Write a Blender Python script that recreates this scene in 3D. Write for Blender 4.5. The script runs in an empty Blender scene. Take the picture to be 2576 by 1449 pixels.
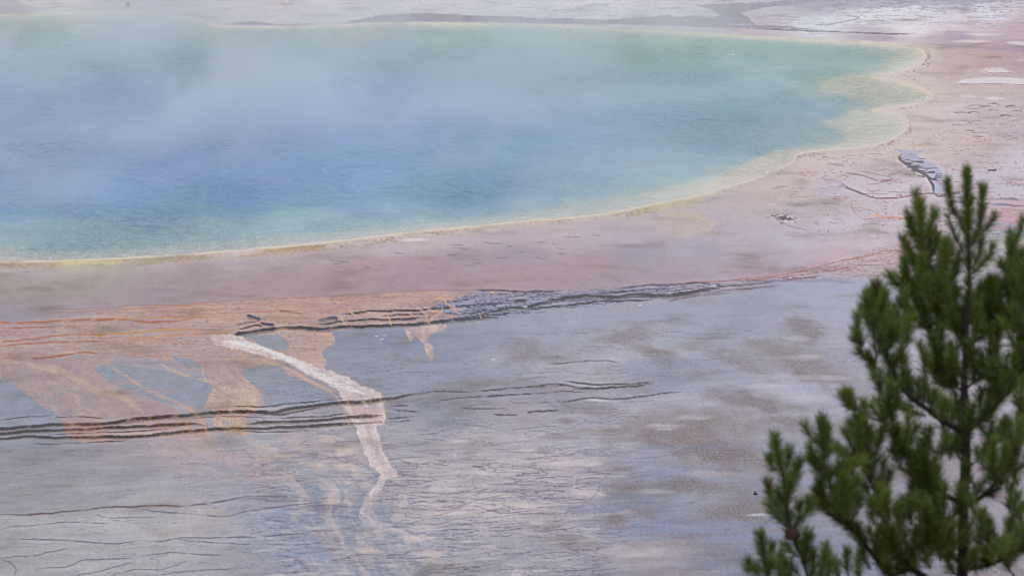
import math, random
import numpy as np
try:
    import bpy
except ImportError:
    bpy = None
R = math.radians
# ------------------------------------------------------------------ camera
CAM_H, PITCH, HFOV = 35.0, R(10.5), R(13.0)
TH = math.tan(HFOV / 2)
CP, SP = math.cos(PITCH), math.sin(PITCH)
CW, CH = 2576.0, 1449.0           # survey units: the overlook's view of the flats, 2576 x 1449
KG = np.array([.645, .685, .80]); SHEEN = np.array([.092, .084, .068])   # daylight level and wet sheen in which the survey colours were taken
if bpy:
    sc = bpy.context.scene
    col = sc.collection
    cam_d = bpy.data.cameras.new("camera")
    cam_d.sensor_width = 36.0
    cam_d.lens = 18.0 / TH
    cam_d.clip_start = 0.5
    cam_d.clip_end = 20000
    cam_d.dof.use_dof = True
    cam_d.dof.focus_distance = 215
    cam_d.dof.aperture_fstop = 13
    cam = bpy.data.objects.new("camera", cam_d)
    col.objects.link(cam)
    cam.location = (0, 0, CAM_H)
    cam.rotation_euler = (R(90) - PITCH, 0, 0)
    sc.camera = cam
    # -------------------------------------------------------------- sky, sun, exposure
    SUN_EL, SUN_ROT = R(48), R(200)
    w = bpy.data.worlds.new("World")
    sc.world = w
    w.use_nodes = True
    nt = w.node_tree
    nt.nodes.clear()
    sky = nt.nodes.new("ShaderNodeTexSky")
    sky.sky_type = 'NISHITA'
    sky.sun_disc = False
    sky.sun_elevation = SUN_EL
    sky.sun_rotation = SUN_ROT
    sky.air_density = 1.0
    sky.dust_density = 2.5
    mixw = nt.nodes.new("ShaderNodeMix"); mixw.data_type = 'RGBA'
    tcw = nt.nodes.new("ShaderNodeTexCoord")
    mpw = nt.nodes.new("ShaderNodeMapping"); mpw.inputs['Scale'].default_value = (1.5, 1.5, 5)
    nzw = nt.nodes.new("ShaderNodeTexNoise"); nzw.inputs['Scale'].default_value = 2.2; nzw.inputs['Detail'].default_value = 5
    rpw = nt.nodes.new("ShaderNodeMapRange"); rpw.inputs[1].default_value = .35; rpw.inputs[2].default_value = .65
    rpw.inputs[3].default_value = .55; rpw.inputs[4].default_value = .92
    nt.links.new(tcw.outputs['Generated'], mpw.inputs[0]); nt.links.new(mpw.outputs[0], nzw.inputs[0])
    nt.links.new(nzw.outputs[0], rpw.inputs[0]); nt.links.new(rpw.outputs[0], mixw.inputs['Factor'])
    mixw.inputs['B'].default_value = (8.0, 8.3, 9.4, 1)     # the cloud deck
    nt.links.new(sky.outputs[0], mixw.inputs['A'])
    bg = nt.nodes.new("ShaderNodeBackground"); bg.inputs[1].default_value = 0.085
    ow = nt.nodes.new("ShaderNodeOutputWorld")
    nt.links.new(mixw.outputs['Result'], bg.inputs[0]); nt.links.new(bg.outputs[0], ow.inputs[0])
    sl = bpy.data.lights.new("sun", 'SUN'); sl.energy = 0.9; sl.angle = R(18); sl.color = (1, .96, .9)
    so = bpy.data.objects.new("sun", sl); col.objects.link(so)
    so.rotation_euler = (R(90) - SUN_EL, 0, R(180) - SUN_ROT + R(180))
    sc.view_settings.view_transform = 'Standard'
    sc.view_settings.look = 'None'
    sc.view_settings.exposure = 0.0
    sc.view_settings.gamma = 1.0
    sc.cycles.use_denoising = True
    sc.cycles.filter_width = 1.1
    sc.cycles.max_bounces = 6
    sc.cycles.volume_bounces = 3
    sc.cycles.transparent_max_bounces = 16

# ------------------------------------------------------------------ helpers: maths
def lin(c):
    c = np.asarray(c, float) / 255.0
    return np.where(c <= .04045, c / 12.92, ((c + .055) / 1.055) ** 2.4)
def albedo(c): l = lin(c); return np.clip(np.maximum((l - SHEEN) / KG, l * .22), .01, .88)
def ss(a, b, x):
    t = np.clip((x - a) / (b - a), 0, 1)
    return t * t * (3 - 2 * t)
_R = np.random.RandomState(11)
_P = np.tile(_R.permutation(512), 3)
_G = _R.uniform(-1, 1, (512, 2)); _G /= np.linalg.norm(_G, axis=1)[:, None]
def perlin(x, y, seed=0):
    xi = np.floor(x).astype(np.int64); yi = np.floor(y).astype(np.int64)
    xf = (x - xi).astype(np.float32); yf = (y - yi).astype(np.float32)
    def g(ix, iy, dx, dy):
        h = _P[(_P[(ix + seed * 57) & 511] + iy) & 511] & 511
        return _G[h, 0].astype(np.float32) * dx + _G[h, 1].astype(np.float32) * dy
    u = xf * xf * xf * (xf * (xf * 6 - 15) + 10); v = yf * yf * yf * (yf * (yf * 6 - 15) + 10)
    a = g(xi, yi, xf, yf); b = g(xi + 1, yi, xf - 1, yf)
    c = g(xi, yi + 1, xf, yf - 1); d = g(xi + 1, yi + 1, xf - 1, yf - 1)
    return (a + u * (b - a)) * (1 - v) + (c + u * (d - c)) * v
def fbm(x, y, o=4, seed=0, gain=.5):
    s = 0; amp = 1.0; n = 0
    for k in range(o):
        s = s + amp * perlin(x * 2 ** k + 17.3 * k, y * 2 ** k - 9.1 * k, seed + k)
        n += amp; amp *= gain
    return s / n * 1.6
def at(px, py, z=0.0):
    u = (px - CW / 2) / (CW / 2) * TH; v = (CH / 2 - py) / (CW / 2) * TH
    dx, dy, dz = u, CP + v * SP, -SP + v * CP
    t = (z - CAM_H) / dz
    return np.array([dx * t, dy * t, np.zeros_like(dx * t) + z]) if not np.isscalar(px) else (dx * t, dy * t, z)
def near(px, py, d):                # a point d metres out along the line of sight
    u = (px - CW / 2) / (CW / 2) * TH; v = (CH / 2 - py) / (CW / 2) * TH
    return np.array([u * d, (CP + v * SP) * d, CAM_H + (-SP + v * CP) * d])

# ------------------------------------------------------------------ the survey grid
STEP = 2.0
US = np.arange(-240, 2816 + 1, STEP)
VS = np.arange(-60, 1530 + 1, STEP)
U, V = np.meshgrid(US, VS)
_A = at(U, V)
X, Y = _A[0], _A[1]
NR, NC = U.shape
def rect(u0, v0, u1, v1, m=12):
    i0 = int(max(0, (v0 - m - VS[0]) // STEP)); i1 = int(min(NR, (v1 + m - VS[0]) // STEP + 2))
    j0 = int(max(0, (u0 - m - US[0]) // STEP)); j1 = int(min(NC, (u1 + m - US[0]) // STEP + 2))
    return slice(i0, max(i0, i1)), slice(j0, max(j0, j1))
def seg_d(u, v, P, closed=False, sy=1.0):
    """distance to a polyline, parameter along it"""
    P = np.asarray(P, float); best = np.full(u.shape, 1e9, np.float32); par = np.zeros(u.shape, np.float32)
    n = len(P); L = 0
    for i in range(n if closed else n - 1):
        a = P[i]; b = P[(i + 1) % n]; d = b - a; ll = math.hypot(d[0], d[1] * sy)
        if ll < 1e-6: continue
        t = np.clip(((u - a[0]) * d[0] + (v - a[1]) * sy * d[1] * sy) / ll ** 2, 0, 1)
        q = np.hypot(u - a[0] - t * d[0], (v - a[1] - t * d[1]) * sy)
        m = q < best; best = np.where(m, q, best); par = np.where(m, L + t * ll, par); L += ll
    return best, par / max(L, 1e-6), L
def inside(u, v, P):
    P = np.asarray(P, float); r = np.zeros(u.shape, bool); n = len(P)
    for i in range(n):
        a = P[i]; b = P[(i + 1) % n]
        if a[1] == b[1]: continue
        c = ((a[1] > v) != (b[1] > v)) & (u < (b[0] - a[0]) * (v - a[1]) / (b[1] - a[1]) + a[0])
        r ^= c
    return r
def sdf(u, v, P, sy=1.0):           # negative inside
    d = seg_d(u, v, P, True, sy)[0]
    return np.where(inside(u, v, P), -d, d)
def smooth(P, n=4):                 # Catmull-Rom through traced points
    P = [np.array(p, float) for p in P]
    Q = [2 * P[0] - P[1]] + P + [2 * P[-1] - P[-2]]; out = []
    for i in range(1, len(Q) - 2):
        for k in range(n):
            t = k / n
            out.append(.5 * ((2 * Q[i]) + (-Q[i - 1] + Q[i + 1]) * t + (2 * Q[i - 1] - 5 * Q[i] + 4 * Q[i + 1] - Q[i + 2]) * t * t
                             + (-Q[i - 1] + 3 * Q[i] - 3 * Q[i + 1] + Q[i + 2]) * t ** 3))
    out.append(P[-1])
    return np.array(out)

# warps: ragged natural edges, isotropic on the ground
W1 = fbm(X / 5.0, Y / 9.0, 5, 3); W2 = fbm(X / 5.0 + 40, Y / 9.0 + 9, 5, 9)
F1 = fbm(X / .9, Y / 2.2, 4, 21); F2 = fbm(X / .9 + 5, Y / 2.2 + 5, 4, 31)
N1 = fbm(X / .22, Y / 1.3, 3, 23); N2 = fbm(X / .22 + 3, Y / 1.3, 3, 33)
FINE = fbm(X / .16, Y / .8, 3, 41)
PX, PY = X / Y * 230, np.log(Y / 200) * 230            # even-looking coordinates for grain
GRAIN = fbm(X / .10, Y / .55, 2, 51)
SPK = perlin(X / .13, Y / .7, 77)
DS_ = Y / 200.0                     # distance scale

SHORE = [(-240, 664), (-100, 661), (0, 657), (150, 655), (300, 648), (450, 640), (600, 628), (750, 615), (900, 600), (1050, 581),
         (1200, 568), (1350, 552), (1450, 545), (1560, 530), (1650, 511), (1750, 493), (1850, 463), (1920, 441), (1990, 408),
         (2006, 386), (2050, 379), (2110, 374), (2170, 369), (2210, 360), (2252, 343), (2278, 322), (2278, 302), (2261, 289),
         (2228, 282), (2194, 277), (2248, 268), (2298, 261), (2332, 252), (2341, 241), (2322, 228), (2281, 214), (2231, 201),
         (2188, 191), (2232, 186), (2281, 174), (2315, 157), (2324, 144), (2315, 127), (2281, 117), (2231, 112), (2147, 106),
         (2050, 102), (1979, 98), (1878, 93), (1794, 88), (1710, 82), (1600, 78), (1504, 72), (1370, 65), (1200, 61), (1034, 59),
         (933, 60), (880, 63), (865, 66), (700, 68), (555, 67), (500, 52), (386, 35), (270, 32), (140, 33), (0, 40), (-100, 46), (-240, 56)]
SH = smooth(SHORE, 3)
SH_POLY = np.vstack([SH, [(-900, 60), (-900, 664)]])
du_s = 3.0 * F1; dv_s = 1.5 * F2
SD = sdf(U + du_s, V + dv_s * .6, SH_POLY)        # survey units, negative in the water

def idw(pts, u, v, p=3.2, sy=1.6, step=8):
    gu = np.arange(US[0] - 60, US[-1] + 61, step * 2.0); gv = np.arange(VS[0] - 40, VS[-1] + 41, step)
    A, B = np.meshgrid(gu, gv); num = np.zeros(A.shape + (3,)); den = np.zeros(A.shape)
    for (a, b, c) in pts:
        wt = 1.0 / ((A - a) ** 2 + ((B - b) * sy * 1.6) ** 2 + 300) ** (p / 2)
        num += wt[..., None] * np.array(c, float); den += wt
    g = num / den[..., None]
    fx = np.clip((u - gu[0]) / (step * 2.0), 0, len(gu) - 1.001); fy = np.clip((v - gv[0]) / step, 0, len(gv) - 1.001)
    ix = fx.astype(int); iy = fy.astype(int); tx = (fx - ix)[..., None]; ty = (fy - iy)[..., None]
    return (g[iy, ix] * (1 - tx) + g[iy, ix + 1] * tx) * (1 - ty) + (g[iy + 1, ix] * (1 - tx) + g[iy + 1, ix + 1] * tx) * ty

GROUND_PTS = [
 (30,10,(172,160,170)),(150,10,(200,194,202)),(320,26,(186,178,186)),(600,10,(196,191,202)),(700,40,(198,193,202)),(-200,20,(172,160,168)),
 (430,20,(184,178,186)),(900,15,(206,203,214)),(1300,20,(210,209,220)),(1500,30,(216,215,226)),(1300,-30,(200,196,206)),(600,-30,(190,186,196)),
 (1700,20,(206,202,214)),(1800,50,(190,186,198)),(2050,15,(172,170,184)),(2400,10,(190,190,205)),(2300,-30,(176,175,188)),(2200,50,(218,219,230)),(2060,60,(216,217,228)),
 (2480,40,(212,210,222)),(2300,70,(218,212,220)),(2330,40,(212,212,224)),(2450,66,(202,190,200)),(2576,60,(192,174,182)),(2576,85,(190,172,182)),(1500,67,(198,186,194)),(1900,82,(194,178,187)),
 (2200,93,(178,166,182)),(2400,98,(174,160,178)),(2576,117,(164,146,164)),(2450,125,(186,162,160)),(2500,145,(186,160,158)),(2350,130,(190,172,172)),(2400,165,(190,170,170)),(2500,235,(193,176,178)),
 (2576,170,(180,160,166)),(2700,160,(180,160,166)),(2700,300,(190,176,182)),(2430,250,(196,180,182)),(2400,215,(194,176,176)),(2320,200,(196,178,178)),(2350,300,(202,188,190)),(2480,300,(190,176,182)),(2450,350,(196,180,180)),(2360,350,(200,184,180)),(2310,375,(202,188,186)),
 (2560,330,(188,172,180)),(2450,400,(188,172,174)),(2570,400,(196,188,200)),(2480,440,(194,186,200)),(2200,400,(200,184,188)),(2150,385,(198,184,188)),(2200,425,(184,168,172)),(2120,410,(200,185,188)),(2250,445,(200,188,198)),(2270,480,(200,188,198)),(2100,480,(190,180,196)),
 (2180,470,(198,186,196)),(2060,425,(200,184,186)),(2000,450,(200,184,182)),(1950,470,(194,178,176)),(2000,500,(190,176,172)),(1900,500,(186,172,172)),(2060,520,(176,166,166)),(2000,530,(190,180,190)),(1800,560,(182,170,180)),(1700,540,(188,176,178)),(1720,560,(186,172,170)),(1850,590,(180,170,182)),
 (1500,580,(184,172,180)),(1560,600,(178,168,180)),(1400,580,(188,174,180)),(1300,600,(184,170,178)),(1200,600,(184,170,178)),(1100,590,(190,176,182)),(1000,610,(188,174,180)),(1300,640,(172,158,170)),(1200,650,(172,154,162)),(1600,640,(166,158,172)),
 (1500,668,(178,154,162)),(1400,700,(172,152,162)),(1300,690,(178,154,160)),(1100,690,(176,150,158)),(900,690,(180,150,158)),(800,720,(176,148,154)),(850,640,(186,170,176)),(700,650,(186,172,178)),(1000,720,(172,148,156)),(700,690,(172,152,156)),(600,660,(186,172,178)),
 (500,690,(168,152,156)),(400,668,(184,172,178)),(400,700,(172,158,160)),(250,690,(174,166,162)),(200,672,(190,182,176)),(100,690,(180,172,172)),(0,680,(188,178,180)),(60,705,(172,160,158)),(0,730,(164,154,150)),(200,725,(168,156,150)),(120,745,(162,150,148)),(50,785,(156,146,158)),(200,770,(164,150,158)),
 (400,740,(168,150,156)),(600,740,(174,152,156)),(-200,700,(176,166,164)),(-200,770,(158,146,154)),
 (1900,635,(184,170,184)),(1750,630,(176,168,184)),(2100,560,(192,182,198)),(2200,560,(196,184,194)),(2000,600,(186,178,194)),(2100,640,(190,172,182)),(1900,680,(178,160,172)),(1700,690,(176,158,170)),(1600,705,(172,156,168)),(2200,620,(194,180,190)),(2300,560,(196,182,192)),(2350,520,(194,184,196)),
 (2550,480,(190,184,198)),(2540,520,(190,168,176)),(2560,545,(192,160,168)),(2560,575,(160,160,178)),(2500,595,(172,166,168)),(2560,640,(172,170,180)),(2300,640,(180,166,172)),(2350,700,(172,170,180)),(2700,540,(190,164,172)),(2700,700,(165,162,172)),
 (2100,720,(164,166,190)),(2000,740,(160,164,186)),(1900,760,(160,162,182)),(1700,780,(158,160,178)),(1500,800,(158,160,176)),(1350,830,(156,158,174)),(2100,790,(166,166,184)),(2250,760,(168,168,188)),
 (1250,850,(148,151,168)),(1150,870,(142,146,164)),(1000,860,(142,145,164)),(900,860,(140,143,160)),(900,920,(146,148,162)),(1100,940,(146,149,168)),(1000,940,(150,151,166)),(1250,900,(158,158,172)),(1400,920,(166,165,177)),(1550,900,(168,167,180)),(1700,880,(166,167,182)),
 (1800,830,(160,162,180)),(1950,870,(164,164,180)),(2100,900,(160,158,172)),(1850,930,(160,161,178)),(1700,940,(152,154,172)),(1650,960,(150,152,170)),(1500,960,(168,164,176)),(1300,970,(154,155,172)),(1200,990,(148,149,162)),(1100,1010,(140,140,152)),(1120,1060,(146,146,158)),
 (1000,1020,(152,152,166)),(1300,1030,(160,154,164)),(1450,1010,(154,152,164)),(1550,1030,(166,163,176)),(1750,1000,(176,174,190)),(1900,1000,(180,178,194)),(2050,980,(174,174,194)),(2200,1000,(170,168,182)),(2400,1000,(168,164,174)),
 (1050,1100,(162,160,170)),(1200,1100,(172,168,176)),(1350,1100,(172,168,176)),(1450,1120,(168,166,178)),(1550,1080,(172,166,178)),(1100,1180,(174,170,176)),(1250,1180,(180,174,178)),(1400,1170,(184,176,180)),(1500,1150,(178,172,182)),(1520,1180,(172,166,178)),(1450,1230,(176,168,178)),
 (1100,1280,(180,174,178)),(1250,1280,(186,180,184)),(1350,1290,(180,172,180)),(1380,1220,(170,162,174)),(1200,1220,(172,168,174)),(1100,1340,(168,166,178)),(1250,1350,(168,165,174)),(1400,1340,(166,162,172)),(1250,1420,(160,158,168)),(1450,1420,(162,159,170)),
 (1600,1180,(156,158,180)),(1700,1200,(152,154,178)),(1600,1260,(142,143,157)),(1550,1240,(146,147,162)),(1750,1230,(158,160,180)),(1550,1330,(158,158,174)),(1650,1330,(144,150,176)),(1800,1340,(148,152,178)),(1900,1330,(144,150,178)),(1620,1385,(180,170,176)),(1700,1380,(168,162,172)),(1800,1400,(144,143,158)),(1500,1440,(158,156,168)),(1950,1430,(140,142,158)),
 (1900,1200,(154,152,168)),(2000,1180,(158,160,184)),(2000,1260,(150,147,158)),(1850,1280,(148,145,156)),(2080,1200,(158,160,186)),(2200,1200,(152,148,162)),(2400,1200,(164,158,168)),(2300,1300,(158,154,164)),(2500,1300,(164,158,170)),(2500,1400,(156,150,158)),(2200,1400,(140,142,158)),(2700,1200,(160,156,166)),
 (20,1000,(146,150,162)),(80,1040,(142,148,164)),(-200,1000,(144,146,158)),(80,1130,(146,146,156)),(200,1160,(150,149,158)),(0,1180,(148,147,154)),(100,1250,(152,151,158)),(300,1200,(150,149,156)),(30,1240,(150,150,156)),(250,1240,(156,155,162)),(300,1150,(160,152,158)),
 (450,1130,(178,160,164)),(560,1140,(176,158,162)),(650,1190,(174,158,162)),(700,1150,(178,166,168)),(500,1180,(166,158,166)),(600,1120,(168,162,166)),(640,1110,(158,160,170)),(800,1120,(168,160,164)),(860,1150,(176,164,166)),(760,1180,(176,168,170)),(450,1220,(162,160,168)),(400,1250,(166,164,170)),
 (600,1230,(158,158,172)),(700,1250,(154,156,170)),(800,1230,(158,158,170)),(850,1200,(162,160,170)),(100,1330,(180,178,183)),(300,1320,(184,182,187)),(450,1320,(186,183,188)),(530,1300,(188,180,184)),(200,1390,(178,176,182)),(50,1420,(172,171,176)),(400,1400,(180,178,184)),(300,1440,(176,174,180)),
 (620,1290,(160,160,174)),(720,1310,(152,156,174)),(680,1360,(160,162,176)),(800,1300,(150,154,172)),(850,1350,(168,162,168)),(760,1400,(148,152,170)),(600,1400,(166,165,174)),(900,1400,(164,160,168)),(1000,1350,(158,158,172)),(1000,1430,(160,160,172)),(1050,1300,(178,172,176)),(830,1240,(170,162,164)),(-200,1350,(174,172,178)),
]
WATER_PTS = [   # the colour of the body of water, by place
 (0,640,(176,186,166)),(0,600,(110,158,160)),(150,600,(100,158,154)),(300,610,(110,164,158)),(200,575,(96,150,156)),(0,560,(92,136,168)),(450,590,(96,150,150)),(500,615,(140,176,166)),(550,570,(100,160,158)),(700,560,(102,164,160)),(850,560,(108,166,166)),
 (400,560,(74,118,162)),(600,540,(66,112,164)),(200,530,(72,110,168)),(0,520,(76,112,172)),(700,600,(146,180,170)),(950,575,(130,172,172)),(1050,565,(140,176,172)),(1000,540,(88,138,172)),(1200,540,(96,146,174)),(1150,510,(64,116,166)),(900,520,(66,110,168)),
 (600,490,(66,106,180)),(300,490,(72,110,182)),(0,450,(92,118,180)),(400,420,(90,116,184)),(200,350,(92,116,178)),(700,460,(64,104,182)),(900,440,(66,110,180)),(1200,450,(74,120,174)),(1100,380,(82,122,180)),(600,330,(86,112,182)),(800,300,(84,112,184)),
 (0,250,(86,110,166)),(300,230,(84,110,168)),(0,150,(94,128,158)),(200,150,(92,130,156)),(100,90,(110,148,144)),(300,78,(100,146,138)),(0,60,(138,164,142)),(200,48,(160,176,152)),(350,45,(160,174,156)),(450,90,(110,148,150)),(600,90,(120,160,150)),(700,110,(100,148,144)),(560,74,(160,172,148)),
 (800,85,(130,162,148)),(500,160,(90,126,158)),(800,160,(88,130,158)),(1000,130,(88,134,146)),(900,72,(160,172,142)),(1100,90,(112,158,142)),(1300,85,(112,160,136)),(1300,120,(76,138,128)),(1500,120,(60,134,118)),(1600,140,(56,134,114)),(1700,130,(72,142,126)),(1650,160,(68,142,134)),
 (1500,90,(126,166,138)),(1700,100,(130,166,136)),(1450,80,(150,172,140)),(1850,110,(112,160,136)),(1950,125,(96,156,140)),(2050,130,(100,158,146)),(1900,150,(78,148,138)),(2100,150,(100,160,152)),(2200,150,(104,156,156)),(2240,135,(130,168,156)),(2270,140,(176,184,156)),(2250,160,(166,178,150)),
 (1850,180,(70,142,138)),(2000,180,(84,150,148)),(2100,180,(96,156,154)),(1800,220,(74,136,152)),(1950,220,(84,144,152)),(2020,210,(120,160,152)),(2080,212,(158,170,142)),(2150,202,(166,174,146)),(2060,235,(140,166,158)),(2150,232,(148,170,156)),(2230,222,(166,176,152)),(2290,240,(160,172,166)),(2180,255,(128,164,166)),(2100,260,(108,150,168)),(2250,255,(150,172,164)),
 (1600,200,(76,136,154)),(1400,180,(84,136,156)),(1200,180,(86,130,160)),(1200,240,(78,120,170)),(1000,230,(80,118,172)),(1300,300,(78,124,168)),(1000,320,(76,112,184)),(1500,280,(84,130,166)),(1400,350,(78,124,172)),(1700,300,(72,128,162)),(1600,380,(72,124,166)),(1850,300,(70,132,158)),
 (2000,270,(72,134,158)),(2000,300,(66,122,162)),(2080,285,(72,124,170)),(2120,290,(120,156,160)),(2160,290,(166,176,150)),(2220,300,(172,180,158)),(2100,305,(132,162,158)),(2180,320,(160,174,158)),(2240,330,(172,182,164)),(2050,320,(100,148,162)),(2100,340,(118,156,164)),(2180,350,(170,178,160)),(2000,350,(84,140,168)),
 (1900,340,(70,130,166)),(1800,370,(68,128,166)),(1900,385,(94,150,172)),(1960,365,(96,148,172)),(1750,410,(84,144,170)),(1850,405,(104,156,170)),(1700,430,(92,152,168)),(1800,430,(134,170,164)),(1900,410,(166,178,160)),(1970,392,(182,184,162)),(1850,440,(180,184,160)),
 (1700,460,(130,168,164)),(1600,450,(86,144,170)),(1500,440,(70,128,170)),(1500,480,(90,148,172)),(1600,490,(128,168,166)),(1400,490,(84,140,172)),(1350,520,(120,164,172)),(1450,515,(136,172,168)),(1300,470,(64,118,168)),(1700,480,(166,178,162)),(1550,515,(178,184,164)),(-200,300,(88,114,172)),(-200,600,(100,152,158)),
]
def stroke(img, P, wpx, c, a=1.0, sm=True, wob=1.0, brk=0.0, seed=0, h=None, drop=0.0, taper=.12, soft=.8):
    P = smooth(P, 4) if sm and len(P) > 2 else np.array(P, float)
    mn = P.min(0); mx = P.max(0); m = wpx * 2 + 14
    s = rect(mn[0], mn[1], mx[0], mx[1], m)
    u, v = U[s] + wob * 3 * F2[s], V[s] + wob * (2.0 * F1[s] + .7 * N1[s])
    d, t, L = seg_d(u, v, P)
    n = fbm(X[s] / .7 + seed * 3.1, Y[s] / 5., 3, 60 + seed)
    ww = wpx * np.clip(1 + .45 * n, .55, 1.6) * (ss(0, taper, t) * ss(0, taper, 1 - t) * .75 + .25)
    m_ = ss(1, 0, (d - ww * .5 + soft) / (2 * soft)) * a
    if brk: m_ = m_ * (1 - .8 * ss(.15 - brk, -.3 - brk * .4, n + .15))
    img[s] += (np.array(c, float) - img[s]) * m_[..., None]
    if h is not None and drop:
        ud, vd = U[s] + wob * 2 * W1[s], V[s] + wob * 1.2 * W2[s]
        d2 = seg_d(ud, vd, P)[0]; sg = vd - np.interp(ud, P[:, 0], P[:, 1])
        h[s] += drop * .25 * (ss(3, -3, sg) - .6) * np.exp(-(d2 / (wpx * 3)) ** 2) * ss(0, .1, t) * ss(0, .1, 1 - t)
def fill(img, P, c, a=1.0, soft=3.0, wob=1.0, tex=0.0, c2=None, seed=0, sm=False, mask_only=False):
    P = smooth(list(P) + [P[0]], 3)[:-1] if sm else np.array(P, float)
    mn = P.min(0); mx = P.max(0)
    s = rect(mn[0], mn[1], mx[0], mx[1], soft * 2 + 30)
    u, v = U[s] + wob * (16 * W1[s] + 6 * F1[s] + 5 * N1[s]), V[s] + wob * (5 * W2[s] + 3.5 * F2[s] + 2.6 * N2[s])
    m = ss(soft, -soft, sdf(u, v, P)) * a
    if mask_only: return s, m
    cc = np.array(c, float)
    if tex or c2 is not None:
        n = fbm(X[s] / .5 + seed, Y[s] / 2.2, 4, 80 + seed)
        if c2 is not None:
            k = ss(-.25, .35, n)[..., None]; cc = cc * (1 - k) + np.array(c2, float) * k
        cc = cc + (n * tex)[..., None]
    img[s] += (cc - img[s]) * m[..., None]
def blob(img, cu, cv, ru, rv, c, a=1.0, tilt=0.0, sp=0.0, wob=1.0, edge=.45):
    s = rect(cu - ru * 1.6, cv - rv * 1.8 - abs(tilt) * ru, cu + ru * 1.6, cv + rv * 1.8 + abs(tilt) * ru)
    u = U[s] - cu + wob * ru * .5 * W1[s]; v = V[s] - cv - tilt * (U[s] - cu) + wob * rv * (.9 * W2[s] + .5 * F1[s])
    q = np.sqrt((u / ru) ** 2 + (v / rv) ** 2) + .35 * F2[s] * wob
    m = ss(1 + edge, 1 - edge, q) * a
    img[s] += (np.array(c, float) - img[s]) * m[..., None]
    return s, m
def veins(img, mask, su, sv, wpx, c, a, seed, oct_=4, tilt=0.0, gate=.0, h=None, drop=0.0):
    """thin crack lines: the zero contour of a stretched noise, drawn at an even width"""
    n = fbm((U - tilt * 0) / su, (V + tilt * U) / sv + .6 * W1, oct_, seed)
    gy, gx = np.gradient(n)
    d = np.abs(n) / (np.hypot(gx, gy) / STEP + 1e-5)
    g = fbm(U / (su * 1.6) + 7, V / (sv * 2.2), 3, seed + 5)
    ww = wpx * ss(gate - .25, gate + .35, g)
    m = ss(1.1, -.6, (d - ww * .5) / 1.4) * (ww > .15) * mask * a
    img += (np.array(c, float) - img) * m[..., None]
    if h is not None: h -= drop * m
    return m

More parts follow.
